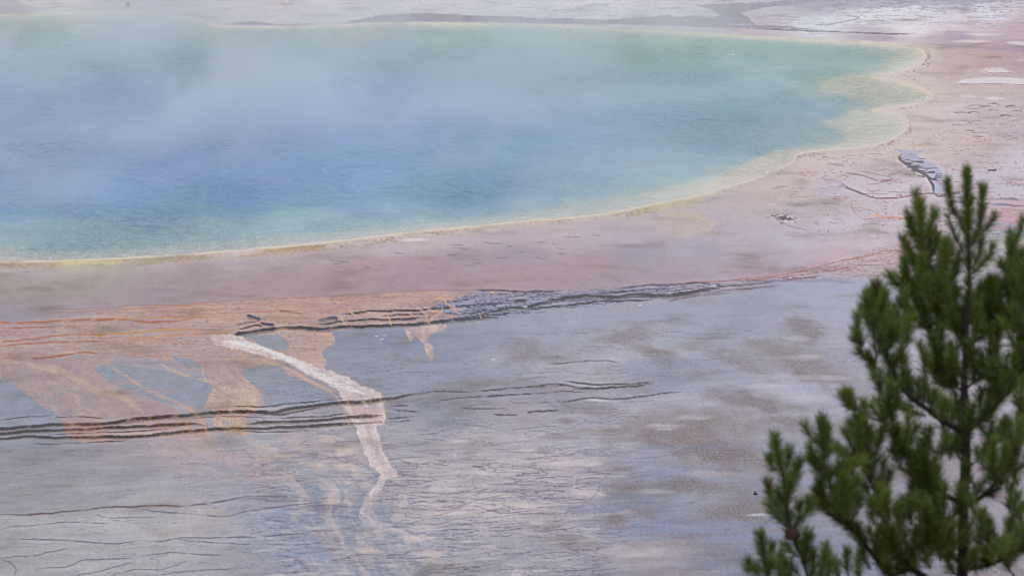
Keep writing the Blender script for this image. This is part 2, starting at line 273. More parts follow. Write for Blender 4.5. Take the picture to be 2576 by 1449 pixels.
def lev(a, b, c):
    f = 1.0
    if 620 < b < 770 and a < 2000: f = .955
    if a > 1450 and b > 1040: f = .935
    if 2100 > a > 1700 and 820 < b <= 1040: f = .965
    if a < 620 and b > 1285: f = .955
    return (a, b, tuple(np.array(c) * f))
def paint_ground():
    img = idw([lev(*p) for p in GROUND_PTS], U + 26 * W1 + 8 * F1, V + 8 * W2 + 3 * F2)
    H = np.zeros(U.shape)
    WET = np.full(U.shape, .5)
    # broad mottling that runs along the contours
    st = fbm(U / 170, (V + .05 * U) / 14 + W1, 4, 101); st2 = fbm(U / 60, (V + .05 * U) / 5, 3, 111)
    amp = 3.0 + 4.5 * ss(760, 900, V) + 2 * ss(90, 0, V)
    img += (st * amp * 1.3 + st2 * amp * .5)[..., None] * np.array([1, 1, .95])
    # -------- far flats: white sinter, dark wet bands
    DK = (148, 140, 154)
    for P, c, a in [([(556,60),(640,55),(700,62),(850,61),(900,50),(960,38),(1040,33),(1180,38),(1300,42),(1350,48),(1420,46),(1520,50),(1640,44),(1680,36),(1700,44),(1760,40),(1800,48),(1840,62),(1960,66),(2080,76),(2000,75),(1800,70),(1600,65),(1290,60),(1000,57),(880,60),(700,67),(600,67)], DK, .9),
                    ([(1750,14),(1830,10),(1960,4),(2110,0),(2010,12),(1920,20),(1860,34),(1880,46),(1900,62),(1760,62),(1760,48),(1810,40),(1790,26)], (146,142,154), .9),
                    ([(1980,2),(2130,-8),(2576,-8),(2576,6),(2330,16),(2200,22),(2060,24),(1980,16)], (166,165,180), .6),
                    ([(2330,-6),(2400,-6),(2450,2),(2340,2)], (150,148,158), .8)]:
        s, m = fill(img, P, c, 1, 3, .6, mask_only=True)
        sp = ss(-.25, .25, fbm(U[s] / 26, V[s] / 3.2, 3, 130) + (m - .5) * 1.1)
        m = m * a * np.clip(sp + .15, 0, 1)
        img[s] += (np.array(c) - img[s]) * m[..., None]
    zone = ss(85, 60, V) * ss(1150, 1500, U) + ss(60, 30, V) * ss(500, 700, U) * .5
    zone = np.clip(zone, 0, 1) * (SD > 6)
    veins(img, zone, 90, 5, 1.9, (160,158,180), .65, 140, 3, tilt=.02, gate=.12)
    veins(img, zone, 40, 3.4, 1.5, (172,170,188), .6, 150, 3, gate=.18)
    n = fbm(U / 34, V / 2.6, 3, 160)
    m = ss(.08, .3, n) * ss(40, 22, V) * ss(1950, 2150, U) * .55
    img += (np.array((150,150,166)) - img) * m[..., None]
    stroke(img, [(1880,72),(1960,76),(2080,80),(2200,85),(2300,87)], 3, (124,100,118), .9, wob=.5); stroke(img, [(2030,83),(2090,87),(2150,85)], 3, (190,150,158), .5)
    stroke(img, [(2045,65),(2100,60),(2150,50),(2160,43),(2120,40)], 2, (134,128,152), .8, wob=.5)
    stroke(img, [(60,18),(110,22),(170,16)], 2.5, (150,138,150), .6); stroke(img, [(0,18),(30,22),(60,16)], 3, (150,128,138), .6)
    fill(img, [(40,2),(60,-8),(180,-8),(230,2),(150,16),(80,18),(50,10)], (208,203,208), .8, 3, .4)
    for q in [(290,12),(330,18),(400,26),(350,8),(440,6),(250,24)]:
        stroke(img, [(q[0]-18,q[1]),(q[0]+18,q[1]+1.5)], 1.6, (158,146,156), .6, sm=False)
    for q in [(2440,105,46,4),(2480,88,42,3),(2560,110,30,6),(2380,72,60,8),(2500,178,34,6.5),(2515,183,30,4),(2500,249,26,4),(2435,243,18,3),(2350,268,70,14)]:
        blob(img, q[0], q[1], q[2], q[3], (212,203,209), .75 if q[3] < 10 else .45, wob=.6, edge=.35)
    fill(img, [(2400,211),(2420,203),(2450,196),(2500,195),(2620,200),(2620,216),(2500,213)], (214,205,212), .9, 2.2, .2)
    stroke(img, [(2400,212),(2450,213),(2520,212),(2590,215)], 1.8, (140,122,138), .8, wob=.3)
    stroke(img, [(2472,176),(2490,184),(2520,185),(2548,183)], 2, (150,120,136), .8, wob=.5)
    stroke(img, [(2560,152),(2600,156)], 3, (205,190,196), .6)
    stroke(img, [(2330,112),(2420,118),(2520,124),(2640,128)], 7, (158,140,160), .6, wob=.6, soft=4)
    # -------- rim of the pool
    d = SD
    near_m = ss(0, 1, (V - 250) / 60)
    rimw = 7 + 7 * ss(350, 560, V) + 12 * ss(1900, 2200, U) * ss(420, 300, V) * ss(90, 130, V)
    m = ss(1, 0, d / rimw) * .85
    rc = np.where((U > 1900)[..., None] | (V < 200)[..., None], np.array([212., 202, 190]), np.array([214., 205, 186]))
    img += (rc - img) * m[..., None]
    m = ss(3, 12, d) * ss(60, 20, d) * ss(1850, 2100, U) * ss(470, 380, V) * ss(100, 130, V)
    img += (np.array((204,192,184)) - img) * (m * .55)[..., None]
    m = ss(2, 8, d) * ss(22 + 12 * ss(500, 660, V) + 8 * W1, 8, d) * near_m
    img += (np.array((196,182,172)) - img) * (m * .7)[..., None]
    patch = ss(-.1, .35, fbm(U / 120, V / 40, 2, 171))
    bm = ss(4, 9, d) * ss(30 + 6 * W1, 10, d) * np.clip(near_m + ss(1900, 2200, U) * ss(110, 150, V), 0, 1)
    spk = ss(.12, .3, perlin(U / 9, V / 3, 181) + .5 * perlin(U / 4.2, V / 2.1, 182) + .45 * patch - .12 - d / 90)
    img += (np.array((160,134,104)) - img) * (bm * spk * .8)[..., None]
    for (a, b, c) in [(0,160,(168,148,120)),(150,290,(196,190,140)),(330,520,(166,150,118)),(620,800,(172,152,110)),(1600,1760,(188,182,132))]:
        mm = ss(a - 30, a + 20, U + 20 * F1) * ss(b + 30, b - 20, U + 20 * F2) * ss(3, 8, d) * ss(26, 12, d + 6 * F1) * near_m
        t_ = ss(-.3, .3, fbm(U / 18, V / 5, 3, 191))
        img += (np.array(c) - img) * (mm * .75 * (.4 + .6 * t_))[..., None]
    blob(img, 1040, 603, 34, 5, (212,200,208), .9); blob(img, 620, 636, 40, 7, (208,192,198), .7); blob(img, 1240, 578, 22, 4, (206,192,196), .7)
    fill(img, [(1650,540),(1680,520),(1740,530),(1800,555),(1790,590),(1700,600),(1720,570),(1700,545)], (192,174,166), .5, 8, .8)
    stroke(img, [(1640,528),(1700,542),(1760,550),(1790,568)], 5, (186,182,150), .55, soft=3)
    blob(img, 200, 662, 70, 6, (200,192,150), .6); blob(img, 240, 684, 110, 14, (180,172,156), .5)
    # small dark marks on the smooth pink terrace
    rr = random.Random(4)
    for q in [(866,659,14),(850,664,10),(920,672,10),(965,668,10),(1005,637,14),(1240,612,24),(1150,617,20),(1160,625,22),(1170,628,12),(1285,620,8),(1365,611,12),(1396,615,8),(1440,597,22),(1500,592,8),
              (1410,626,12),(1413,639,10),(1360,648,12),(1265,647,10),(1137,640,16),(1196,652,10),(1200,662,14),(1180,667,18),(1250,648,8),(1310,636,8),(1086,675,6),(1970,472,14),(1950,474,10),(70,683,7),(840,655,12)]:
        stroke(img, [(q[0]-q[2],q[1]-1),(q[0],q[1]+rr.uniform(-1,2)),(q[0]+q[2],q[1]+rr.uniform(0,2))], 3.2, (140,132,150), .65, wob=1.6, seed=q[0] % 7)
    # red stones cluster, curls, blue pool with its dark bank
    for i in range(34):
        a = rr.gauss(1972, 15); b = 551 + (a - 1972) * .12 + rr.gauss(0, 5)
        stroke(img, [(a-rr.uniform(2,6),b),(a+rr.uniform(2,6),b+rr.uniform(-.5,.8))], 2.6, (112,70,74), .9, sm=False, wob=.3)
    stroke(img, [(1944,540),(1955,552),(1975,564),(2000,573),(2035,581)], 1.8, (130,110,134), .7, wob=.7)
    fill(img, [(2258,380),(2278,377),(2315,382),(2304,392),(2325,404),(2350,412),(2362,426),(2376,450),(2386,478),(2370,490),(2352,486),(2348,470),(2338,450),(2310,430),(2282,415),(2264,402),(2268,390)], (168,168,196), .8, 3, .35)
    stroke(img, [(2268,388),(2262,400),(2284,416),(2314,432),(2336,449),(2347,468),(2350,486)], 7, (104,78,84), .95, wob=.9, seed=3)
    stroke(img, [(2262,400),(2290,412),(2330,436),(2345,460)], 3, (196,160,140), .6, wob=1)
    for i in range(46):
        t = rr.random(); a = 2275 + 80 * t + rr.gauss(0, 14); b = 400 + 50 * t + rr.gauss(0, 7)
        stroke(img, [(a-rr.uniform(3,11),b),(a+rr.uniform(3,11),b+rr.uniform(-.6,1.2))], 2.4, (74,72,92), .85, sm=False, wob=.5)
    stroke(img, [(2352,486),(2362,494),(2390,488),(2420,484)], 7, (120,96,96), .7, wob=1.5, brk=.3)
    stroke(img, [(2118,461),(2122,472),(2164,485),(2190,496),(2222,499),(2265,498),(2315,489),(2370,487)], 3.2, (142,98,108), .95, wob=.7, seed=2)
    stroke(img, [(2118,462),(2140,477),(2180,492)], 2.6, (96,78,100), .7, wob=.7)
    stroke(img, [(2114,434),(2164,441),(2190,448),(2214,455),(2241,452),(2214,460),(2180,465)], 2.4, (150,104,112), .85, wob=1, brk=.2)
    stroke(img, [(2157,430),(2214,440),(2248,448)], 2, (146,112,130), .8, wob=1, brk=.2)
    stroke(img, [(2140,508),(2144,522),(2150,536),(2158,541)], 3, (196,132,112), .8, wob=1.5, brk=.3)
    stroke(img, [(2190,543),(2240,547),(2290,552),(2340,548)], 6, (204,158,134), .8, wob=1.4, brk=.45)
    stroke(img, [(2060,448),(2110,460),(2100,480),(2050,476)], 8, (172,160,180), .5, wob=1.4, soft=5)
    zone = ss(1900, 2050, U) * ss(330, 380, V) * ss(640, 560, V) + ss(2300, 2400, U) * ss(290, 300, V)
    zone = np.clip(zone, 0, 1) * ss(6, 14, SD)
    veins(img, zone, 46, 6, 2.0, (168,118,116), .75, 200, gate=.32)
    veins(img, zone, 80, 7, 2.2, (120,104,128), .6, 215, gate=.4)
    sp = ss(.46, .54, perlin(U / 8, V / 3, 205) * .9 + .35 * fbm(U / 90, V / 30, 2, 206))
    img += (np.array((140,96,92)) - img) * (sp * zone * .75)[..., None]
    for q in [(2480,268),(2540,268),(2500,278),(2450,284),(2530,292),(2420,304),(2455,306),(2440,330),(2460,344),(2500,262),(2560,280)]:
        stroke(img, [(q[0]-14,q[1]),(q[0],q[1]-1),(q[0]+14,q[1]+1)], 2.4, (128,92,104), .8, wob=1.5, brk=.2)
    stroke(img, [(2430,268),(2460,266),(2480,269),(2450,274),(2425,272)], 1.8, (150,116,128), .7, wob=.4)
    stroke(img, [(2400,284),(2440,285),(2434,288)], 2.5, (128,96,112), .8)
    for q, c in [([(2380,505),(2500,515),(2640,520)], (96,104,120)), ([(2390,495),(2460,500),(2576,502)], (112,112,132)), ([(2480,535),(2640,545)], (196,150,158)), ([(2470,552),(2640,566)], (196,140,148)), ([(2500,570),(2640,580)], (190,140,150)), ([(2420,465),(2640,462)], (176,140,150))]:
        stroke(img, q, 4, c, .6, wob=2, brk=.3, soft=1.5)
    zone = ss(2420, 2480, U) * ss(575, 590, V) * ss(760, 700, V)
    veins(img, zone, 60, 7, 2.2, (110,116,140), .7, 220, gate=.0)
    blob(img, 2540, 610, 60, 14, (182,176,170), .8); blob(img, 2500, 660, 70, 16, (166,158,154), .7)
    # mottled fine grain on the sandy parts
    g = fbm(U / 7, V / 2.6, 3, 230)
    z = ss(10, 30, SD) * (ss(1650, 1750, U) * ss(620, 560, V) * ss(470, 510, V) + ss(2250, 2350, U) * ss(420, 330, V) * ss(110, 130, V))
    img += (g * 9 * np.clip(z, 0, 1))[..., None] * np.array([.8, 1, 1.1])
    n = fbm(X / 1.2, Y / 6, 3, 240)
    z = ss(20, 60, SD) * ss(760, 700, V)
    img += (n * 3.5 * z)[..., None]

    # -------- dark stepped slope between the terrace and the grey flats
    s, m = fill(img, [(840,812),(900,782),(1010,768),(1100,742),(1200,733),(1400,737),(1560,725),(1720,716),(1850,706),(2000,690),(2060,676),(2120,672),(2050,700),(1900,712),(1800,728),(1700,744),(1560,762),(1450,772),(1330,788),(1200,804),(1080,816),(900,822)], 0, 1, 6, .5, mask_only=True)
    c = np.where((U[s] > 1700)[..., None], np.array([140., 136, 154]), np.array([112., 116, 138]))
    k = ss(1500, 1900, U[s])[..., None]; c = np.array([110., 114, 138]) * (1 - k) + np.array([148., 140, 156]) * k
    img[s] += (c + 34 - img[s]) * (m * .6)[..., None]
    slope = np.zeros(U.shape); slope[s] = m
    veins(img, slope, 80, 5.0, 2.6, (74,68,80), .85, 250, 3, tilt=.06, gate=-.02, h=H, drop=.01)
    veins(img, slope, 44, 3.8, 1.7, (86,80,94), .7, 260, 3, tilt=.06, gate=.05)
    veins(img, slope, 90, 6.5, 2.0, (166,168,188), .35, 270, tilt=.04, gate=.1)
    # orange/pink mats
    MAT = np.zeros(U.shape)
    LACE = .6 * fbm(U / 30, V / 9 + W1, 4, 701) + .5 * fbm(U / 9, V / 3.5, 3, 702)
    def lace(s, m, a): return ss(.36, .62, m + .42 * LACE[s] * (1 - np.abs(2 * m - 1)) ** .5) * a
    def mat(P, c, c2, a=.95, soft=3.5, wob=1.0, tex=9, seed=0):
        s, m = fill(img, P, c, 1, soft * 4, wob, mask_only=True); m = lace(s, m, a) * (.62 + .38 * ss(-.35, .2, fbm(U[s] / 50 + seed, V[s] / 11, 4, 715)))
        n = .35 * fbm(X[s] / .3 + seed, Y[s] / 1.2, 3, 280 + seed) + .65 * fbm(X[s] / 2.2 + seed, Y[s] / 7, 3, 285 + seed); k = ss(-.5, .6, n)[..., None]
        cc = np.array(c, float) * (1 - k) + np.array(c2, float) * k + (fbm(U[s] / 7, V[s] / 2.4, 2, 290) * tex * .5)[..., None]
        img[s] += (cc - img[s]) * m[..., None]; MAT[s] = np.maximum(MAT[s], m)
    mat([(-240,812),(-240,950),(0,952),(60,905),(250,893),(440,905),(560,925),(640,890),(760,925),(800,900),(846,862),(838,832),(1000,820),(1080,812),(1150,800),(1090,770),(1140,748),(1200,738),(1070,731),(870,743),(640,755),(470,768),(330,772),(180,800),(0,812)], (176,152,151), (192,170,161), .85, 4, .6, 8, 1)
    mat([(300,775),(470,768),(640,755),(870,743),(1070,731),(1180,735),(1100,755),(900,782),(850,800),(600,820),(420,800)], (184,156,150), (196,168,152), .6, 8, .8, 8, 2)
    mat([(-240,900),(0,903),(120,900),(260,895),(300,905),(240,925),(262,955),(300,975),(345,990),(395,1010),(440,1026),(490,1058),(518,1085),(524,1112),(505,1096),(430,1085),(360,1100),(250,1118),(205,1108),(168,1096),(158,1068),(141,1044),(86,1006),(40,972),(0,946),(-240,940)], (166,148,153), (184,163,155), .9, 4, .7, 7, 3)
    mat([(420,905),(560,900),(640,895),(700,930),(612,925),(604,940),(628,960),(655,990),(664,1022),(640,1034),(608,1052),(622,1075),(632,1090),(600,1090),(585,1060),(560,1062),(560,1092),(545,1080),(535,1040),(514,1028),(520,1000),(532,972),(505,930),(470,925)], (180,156,153), (196,175,165), .92, 3.5, .8, 10, 4)
    mat([(706,832),(838,832),(846,857),(811,888),(820,913),(800,935),(760,920),(722,890),(736,862)], (180,160,155), (193,173,164), .92, 3, .7, 8, 5)
    mat([(600,885),(700,905),(800,965),(850,985),(860,1010),(800,990),(720,950),(660,915),(600,905)], (178,158,154), (190,171,163), .8, 6, .6, 8, 6)
    GRY = (146,149,162)
    for P in [[(237,928),(282,915),(353,925),(418,933),(504,951),(534,975),(524,1004),(514,1029),(469,1024),(393,1009),(343,988),(302,973),(267,953)],
              [(433,895),(484,903),(509,928),(469,923),(438,908)],
              [(605,938),(620,923),(665,917),(706,923),(721,943),(786,968),(816,978),(857,996),(852,1014),(781,1024),(670,1024),(660,994),(625,958)],
              [(605,842),(706,842),(736,868),(721,883),(680,878),(645,857)],
              [(-240,960),(0,950),(40,976),(86,1012),(141,1048),(156,1069),(0,1080),(-240,1080)]]:
        s, m = fill(img, P, GRY, 1, 9, .9, mask_only=True); m = lace(s, m, .9)
        img[s] += (np.array(GRY, float) + (fbm(X[s] / .5, Y[s] / 2.2, 3, 87) * 6)[..., None] - img[s]) * m[..., None]; MAT[s] *= 1 - m
    blob(img, 330, 962, 50, 6, (170,148,150), .5); blob(img, 390, 985, 60, 5, (172,152,152), .5)
    # pale veins in the mats
    for P, w_, c, a in [([(100,915),(150,930),(200,960),(250,985),(320,1005),(360,1040)], 16, (198,176,150), .45),
                        ([(260,905),(320,950),(380,985),(440,1010),(490,1040),(515,1070),(524,1105)], 6, (200,168,142), .5),
                        ([(0,905),(60,915),(110,925),(170,960)], 8, (196,172,150), .45),
                        ([(380,900),(420,925),(470,945),(540,965),(560,985)], 6, (204,176,150), .6),
                        ([(509,905),(511,935),(520,960)], 2.5, (206,180,160), .7),
                        ([(545,1050),(560,1070),(566,1090)], 4, (206,168,128), .8),
                        ([(600,1045),(590,1065),(600,1085),(622,1098)], 5, (206,168,128), .8),
                        ([(622,1050),(612,1066),(630,1080),(628,1092)], 4, (206,168,128), .8)]:
        stroke(img, P, w_, c, a, wob=1.3, brk=.1, soft=1.5 if w_ < 6 else 4)
    blob(img, 598, 1000, 60, 30, (206,182,160), .35); blob(img, 590, 1075, 26, 16, (200,168,138), .5)
    veins(img, MAT * ss(915, 895, V), 110, 5, 1.8, (160,120,100), .6, 300, 3, tilt=.03, gate=.02)
    veins(img, MAT * ss(915, 895, V), 60, 4, 1.6, (186,146,120), .5, 310, 3, tilt=.03, gate=.02)
    n = ss(.1, .5, fbm(X / 2.0, Y / 8, 4, 320)); img += (np.array((160,142,152)) - img) * (n * MAT * .4)[..., None]
    q1 = (U * .8 + V * .6) / 110; q2 = (-U * .6 + V * .8) / 17
    fl = fbm(q1 + W2, q2 + 2.2 * W1 + .5 * F1, 5, 325) * ss(880, 930, V) + fbm(U / 150, V / 5, 4, 326) * ss(930, 880, V)
    img += ((np.array((202,184,166)) - img) * (ss(.05, .5, fl) * MAT * .4)[..., None])
    img += ((np.array((164,142,152)) - img) * (ss(.05, .5, -fl) * MAT * .4)[..., None])
    dk = fbm(U / 16, V / 3.0, 3, 327); img += ((np.array((128,112,122)) - img) * (ss(.32, .5, dk) * MAT * ss(900, 860, V) * .5)[..., None])
    L2 = MAT * ss(500, 540, U) * ss(680, 640, U) * ss(940, 970, V) * ss(1095, 1060, V)
    veins(img, L2, 20, 8, 2.6, (212,192,176), .6, 711, 3, gate=-.1); veins(img, L2, 12, 5, 1.6, (150,134,144), .4, 712, 3, gate=.0)
    # orange lips of the little steps
    O1, O2 = (166,124,98), (184,146,110)
    stroke(img, [(0,777),(60,777),(188,778),(269,774),(336,769),(470,767),(531,761),(638,754),(739,751),(866,743),(966,737),(1067,731),(1235,729),(1370,734),(1470,726)], 1.7, (160,122,114), .6, wob=.9, h=H, drop=.03)
    for P, w_, c in [([(-240,812),(0,812),(100,811),(188,806),(269,804),(336,806),(370,810),(437,808),(487,800)], 4.4, O1), ([(240,802),(370,800),(487,798),(540,794)], 3, O2),
                     ([(210,846),(269,840),(336,838),(370,833),(437,830),(521,831)], 4.2, O2), ([(-240,866),(0,860),(50,857),(168,843),(269,841)], 3, O1),
                     ([(302,851),(386,848),(437,843),(588,838)], 3.4, O2), ([(319,860),(420,853)], 2.6, O2), ([(0,870),(120,862),(269,857)], 2.4, (166,116,90)),
                     ([(0,826),(90,822),(200,824)], 2.2, (160,120,104)), ([(74,902),(134,898),(168,893),(218,887),(250,891)], 2.8, (160,112,80)), ([(690,829),(750,826),(810,826)], 4, O2),
                     ([(370,772),(470,768),(540,763)], 2, (186,140,110)), ([(100,790),(200,784),(300,778),(420,772)], 1.8, (172,130,118)), ([(500,790),(620,786),(760,780)], 1.8, (176,134,118))]:
        stroke(img, P, w_, c, .85, wob=.8, brk=.12, seed=int(w_ * 3) % 7, h=H, drop=.06, soft=1.1)
    # dark scarps of the upper slope
    D = (66,64,78); DB = (84,70,66)
    for P, w_, c in [([(590,841),(622,837),(665,829),(700,826)], 7, D), ([(690,826),(740,824),(806,827),(866,822),(933,821),(1017,816),(1068,813),(1088,811),(1168,804),(1202,799),(1252,796)], 6, D),
                     ([(800,817),(866,808),(933,804),(1000,803),(1067,799)], 3.6, D), ([(860,789),(933,784),(1000,782),(1067,779),(1118,774),(1160,772)], 4, D),
                     ([(1150,771),(1168,769),(1235,766),(1270,762)], 3, D), ([(1215,787),(1286,774),(1320,773),(1353,766),(1390,758)], 5, D),
                     ([(1370,758),(1404,752),(1454,747),(1504,746),(1555,747),(1605,741),(1689,744),(1731,737),(1764,729),(1800,724)], 6, DB), ([(1320,779),(1437,767),(1504,759),(1588,756),(1650,751)], 4, DB),
                     ([(1190,731),(1235,730),(1300,733),(1370,735),(1420,733)], 3.4, (90,74,82)), ([(1294,757),(1309,755),(1326,756)], 7, DB),
                     ([(620,793),(640,797),(655,803)], 6, (100,104,122)), ([(655,812),(690,818)], 6, (90,92,110)), ([(598,830),(640,820),(662,822)], 4, D), ([(590,816),(650,808)], 3, (120,112,120)),
                     ([(700,782),(740,786),(760,792)], 4, (130,118,124)), ([(800,806),(840,800),(850,808)], 5, (104,108,124)), ([(1560,723),(1640,718),(1720,714),(1800,712)], 3, (90,82,96)),
                     ([(960,795),(1040,790),(1100,788)], 2.6, D), ([(1160,790),(1230,780)], 3, D), ([(1680,757),(1740,745),(1840,736)], 2.6, (104,92,104)), ([(1130,805),(1200,795),(1290,788)], 2.4, D), ([(1764,729),(1860,717),(1960,707),(2070,692)], 2.8, (112,88,86)), ([(1700,745),(1840,730),(1970,717)], 2.2, (116,96,100)), ([(1860,708),(1960,698),(2060,684),(2160,668)], 2.2, (140,98,90)), ([(1560,752),(1680,742),(1800,728)], 2.2, D), ([(1440,745),(1560,735),(1700,724)], 2.0, D)]:
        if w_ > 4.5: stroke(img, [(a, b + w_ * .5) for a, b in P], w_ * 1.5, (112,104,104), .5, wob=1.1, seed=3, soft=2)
        stroke(img, P, w_ * .82, c, .9, wob=1.4, brk=.2, seed=int(w_) % 5, h=H, drop=.14, soft=1.2)
    for P in [[(1118,746),(1125,765),(1145,780),(1160,792),(1178,812)], [(1045,768),(1070,790),(1075,805),(1082,816)], [(1112,768),(1106,790),(1090,800),(1080,813)], [(1020,785),(1050,795),(1070,798)], [(970,783),(978,800),(984,820)],
              [(855,790),(862,805),(872,822)], [(1090,756),(1110,750),(1140,756)], [(1230,733),(1245,742)], [(1135,770),(1160,778),(1175,774)], [(1204,790),(1212,800)], [(930,784),(924,800)], [(1062,770),(1085,782),(1100,776)], [(880,782),(905,800)]]:
        stroke(img, P, 3.4, (204,168,142), .8, wob=2, brk=.1, soft=1.4)
    for P in [[(1017,824),(1054,824),(1040,850),(1030,858),(1023,843)], [(1058,819),(1121,815),(1114,830),(1084,840),(1076,853),(1066,864),(1050,850),(1046,838)], [(1066,865),(1084,865),(1091,897),(1087,909),(1071,885)]]:
        fill(img, P, (186,162,158), .85, 3, .35, tex=12, c2=(204,180,168), sm=True)
    # right end: orange net above the grey
    s, m = fill(img, [(1880,700),(1960,688),(2050,668),(2110,650),(2180,632),(2300,610),(2300,690),(2180,700),(2050,702),(1950,704)], 0, 1, 10, 1, mask_only=True)
    z = np.zeros(U.shape); z[s] = m
    img += (np.array((188,168,172)) - img) * (z * .4)[..., None]
    veins(img, z, 80, 4.6, 2.0, (150,108,98), .75, 330, 3, tilt=.1, gate=.02, h=H, drop=.01)
    veins(img, z, 50, 3.6, 1.6, (168,128,114), .6, 340, 3, tilt=.1, gate=.0)
    stroke(img, [(1720,713),(1845,704),(1946,695),(2030,679),(2103,661),(2181,644),(2230,630)], 2.4, (168,118,108), .85, wob=1)
    stroke(img, [(1850,716),(1950,708),(2060,706),(2150,712)], 8, (134,130,152), .5, wob=1.5, soft=5)

    # -------- grey flats: cracks, brown gravel patches
    flat = ss(800, 850, V + (U - 1400) * .06) * (1 - .8 * MAT) * (1 - ss(.1, .6, slope))
    mid = flat * ss(2250, 2000, U)
    gl = flat * ss(560, 700, U) * ss(1720, 1500, U + (V - 1200) * .3)
    veins(img, gl * ss(860, 960, V), 110, 12, 2.2, (122,116,132), .65, 350, 3, tilt=.03, gate=.2, h=H, drop=.01)
    veins(img, gl * ss(900, 1000, V), 70, 9, 2.0, (134,130,146), .6, 360, tilt=.05, gate=.16)
    veins(img, gl * ss(1080, 1200, V), 150, 15, 2.4, (116,108,120), .75, 370, 3, tilt=.05, gate=.02, h=H, drop=.01)
    veins(img, gl * ss(1080, 1200, V), 80, 12, 1.9, (124,122,142), .55, 380, 3, tilt=.04, gate=.14)
    veins(img, flat * ss(640, 300, U) * ss(1340, 1400, V), 200, 34, 2.2, (112,108,124), .6, 390, 3, tilt=.06, gate=.1)
    veins(img, flat * ss(900, 700, U) * ss(850, 880, V), 90, 10, 1.7, (122,120,134), .5, 395, 3, tilt=.04, gate=.28)
    veins(img, flat * ss(1250, 1400, U) * ss(980, 900, V), 90, 8, 1.8, (124,112,126), .65, 400, tilt=.0, gate=.3)
    # cloudy tone changes
    n = fbm(U / 150, (V + .12 * U) / 26 + .5 * W1, 4, 410)
    img += (n * 8 * flat * ss(900, 1050, V))[..., None]
    n = ss(.05, .5, fbm(U / 90, (V) / 12 + .5 * W2, 4, 420)) * gl * ss(1000, 1120, V)
    img += (np.array((200,192,195)) - img) * (n * .5)[..., None]
    n = ss(.1, .5, fbm(U / 40, (V + .9 * U * ss(1200, 700, U)) / 30, 4, 430)) * flat * ss(1180, 1300, V) * ss(480, 640, U) * ss(1150, 980, U)
    img += (np.array((140,146,168)) - img) * (n * .6)[..., None]
    n = ss(.1, .45, fbm(U / 70, V / 9, 4, 435)) * flat * ss(1060, 1110, V) * ss(1300, 1200, V) * ss(380, 520, U) * ss(900, 820, U)
    img += (np.array((188,170,168)) - img) * (n * .6)[..., None]
    # cream panes between the cracks, left of the white stream
    for q in [(870,1130,26,10),(880,1175,34,9),(905,1195,20,6),(820,1110,22,7),(860,1215,26,8),(800,1165,24,6),(840,1260,20,8),(1120,1290,60,9),(1200,1275,60,7),(1060,1330,40,8),(1200,1190,60,6),(1430,1165,80,7),(1290,1160,50,6),(1480,1240,40,9),(1330,1270,50,6),(1090,1270,40,6),(1250,1245,60,5),(930,1385,40,8),(1110,1230,40,6),(1150,1110,30,5)]:
        blob(img, *q, (202,188,182) if q[0] < 1000 else (200,191,194), .6, wob=1)
    # flowing bluish rills below the lower steps
    for P, w_, c in [([(575,1092),(600,1110),(660,1135),(720,1170),(780,1190),(830,1205),(865,1240),(850,1290),(870,1340),(900,1400),(940,1460)], 12, (142,148,166)),
                     ([(440,1120),(500,1150),(560,1180),(620,1195)], 12, (152,154,168)), ([(640,1100),(720,1130),(800,1160),(850,1180)], 8, (148,152,168)),
                     ([(835,1205),(850,1240),(830,1290),(850,1340),(890,1420)], 5, (176,170,176)), ([(905,1200),(940,1225),(905,1250),(890,1290),(905,1325),(960,1350)], 7, (136,142,160)), ([(860,1150),(910,1165),(948,1195),(938,1215)], 5, (134,140,158)),
                     ([(975,1225),(955,1265),(975,1305),(1040,1340),(1100,1370)], 8, (138,144,162)), ([(985,1110),(975,1140),(1000,1180),(1012,1205)], 6, (146,148,162)),
                     ([(700,1290),(760,1330),(800,1380),(830,1449)], 16, (146,152,172)), ([(740,1400),(780,1440)], 8, (126,120,128)), ([(620,1300),(680,1340),(720,1390)], 12, (158,160,174))]:
        stroke(img, P, w_ * .8, c, .5, wob=1.8, soft=3.5, brk=.25, seed=int(w_) % 5)
    pu = np.interp(V, [1090,1140,1200,1240,1300,1340,1400,1460,1530], [560,680,825,865,850,868,900,940,980]); us_ = U - pu
    n = fbm(us_ / 36 + 1.3 * W1 + .4 * F1, V / 70, 5, 443) * ss(-190, -90, us_) * ss(230, 130, us_) * ss(1150, 1230, V)
    img += (np.array((134,141,160)) - img) * (ss(.0, .45, n) * .6)[..., None]; img += (np.array((192,181,180)) - img) * (ss(.05, .4, -n) * .42)[..., None]
    n = fbm((us_ * .5 + (V - 1100) * 1.2) / 40 + 1.2 * W1 + .4 * F1, (us_ + (V - 1100)) / 110, 5, 444) * ss(-300, -150, us_) * ss(160, 60, us_) * ss(1085, 1110, V) * ss(1230, 1160, V)
    img += (np.array((146,148,162)) - img) * (ss(.05, .4, n) * .55)[..., None]; img += (np.array((190,174,170)) - img) * (ss(.05, .4, -n) * .5)[..., None]
    # white stream of sinter
    SW = [(524,843),(605,845),(655,870),(721,890),(786,920),(857,946),(877,951),(907,971),(958,988),(963,1004),(973,1034),(968,1064),(948,1074),(955,1100),(968,1125),(972,1145),(992,1175),(1004,1200),(972,1212),(948,1245),(941,1280),(965,1308),(1010,1330),(1060,1352),(1090,1372),(1080,1382),(1030,1360),(980,1335),(930,1318),(905,1300),(910,1275),(925,1235),(950,1205),(953,1190),(930,1165),(912,1120),(896,1085),(888,1065),(865,1030),(857,1008),(848,985),(811,965),(761,940),(726,915),(660,892),(590,878),(548,868)]
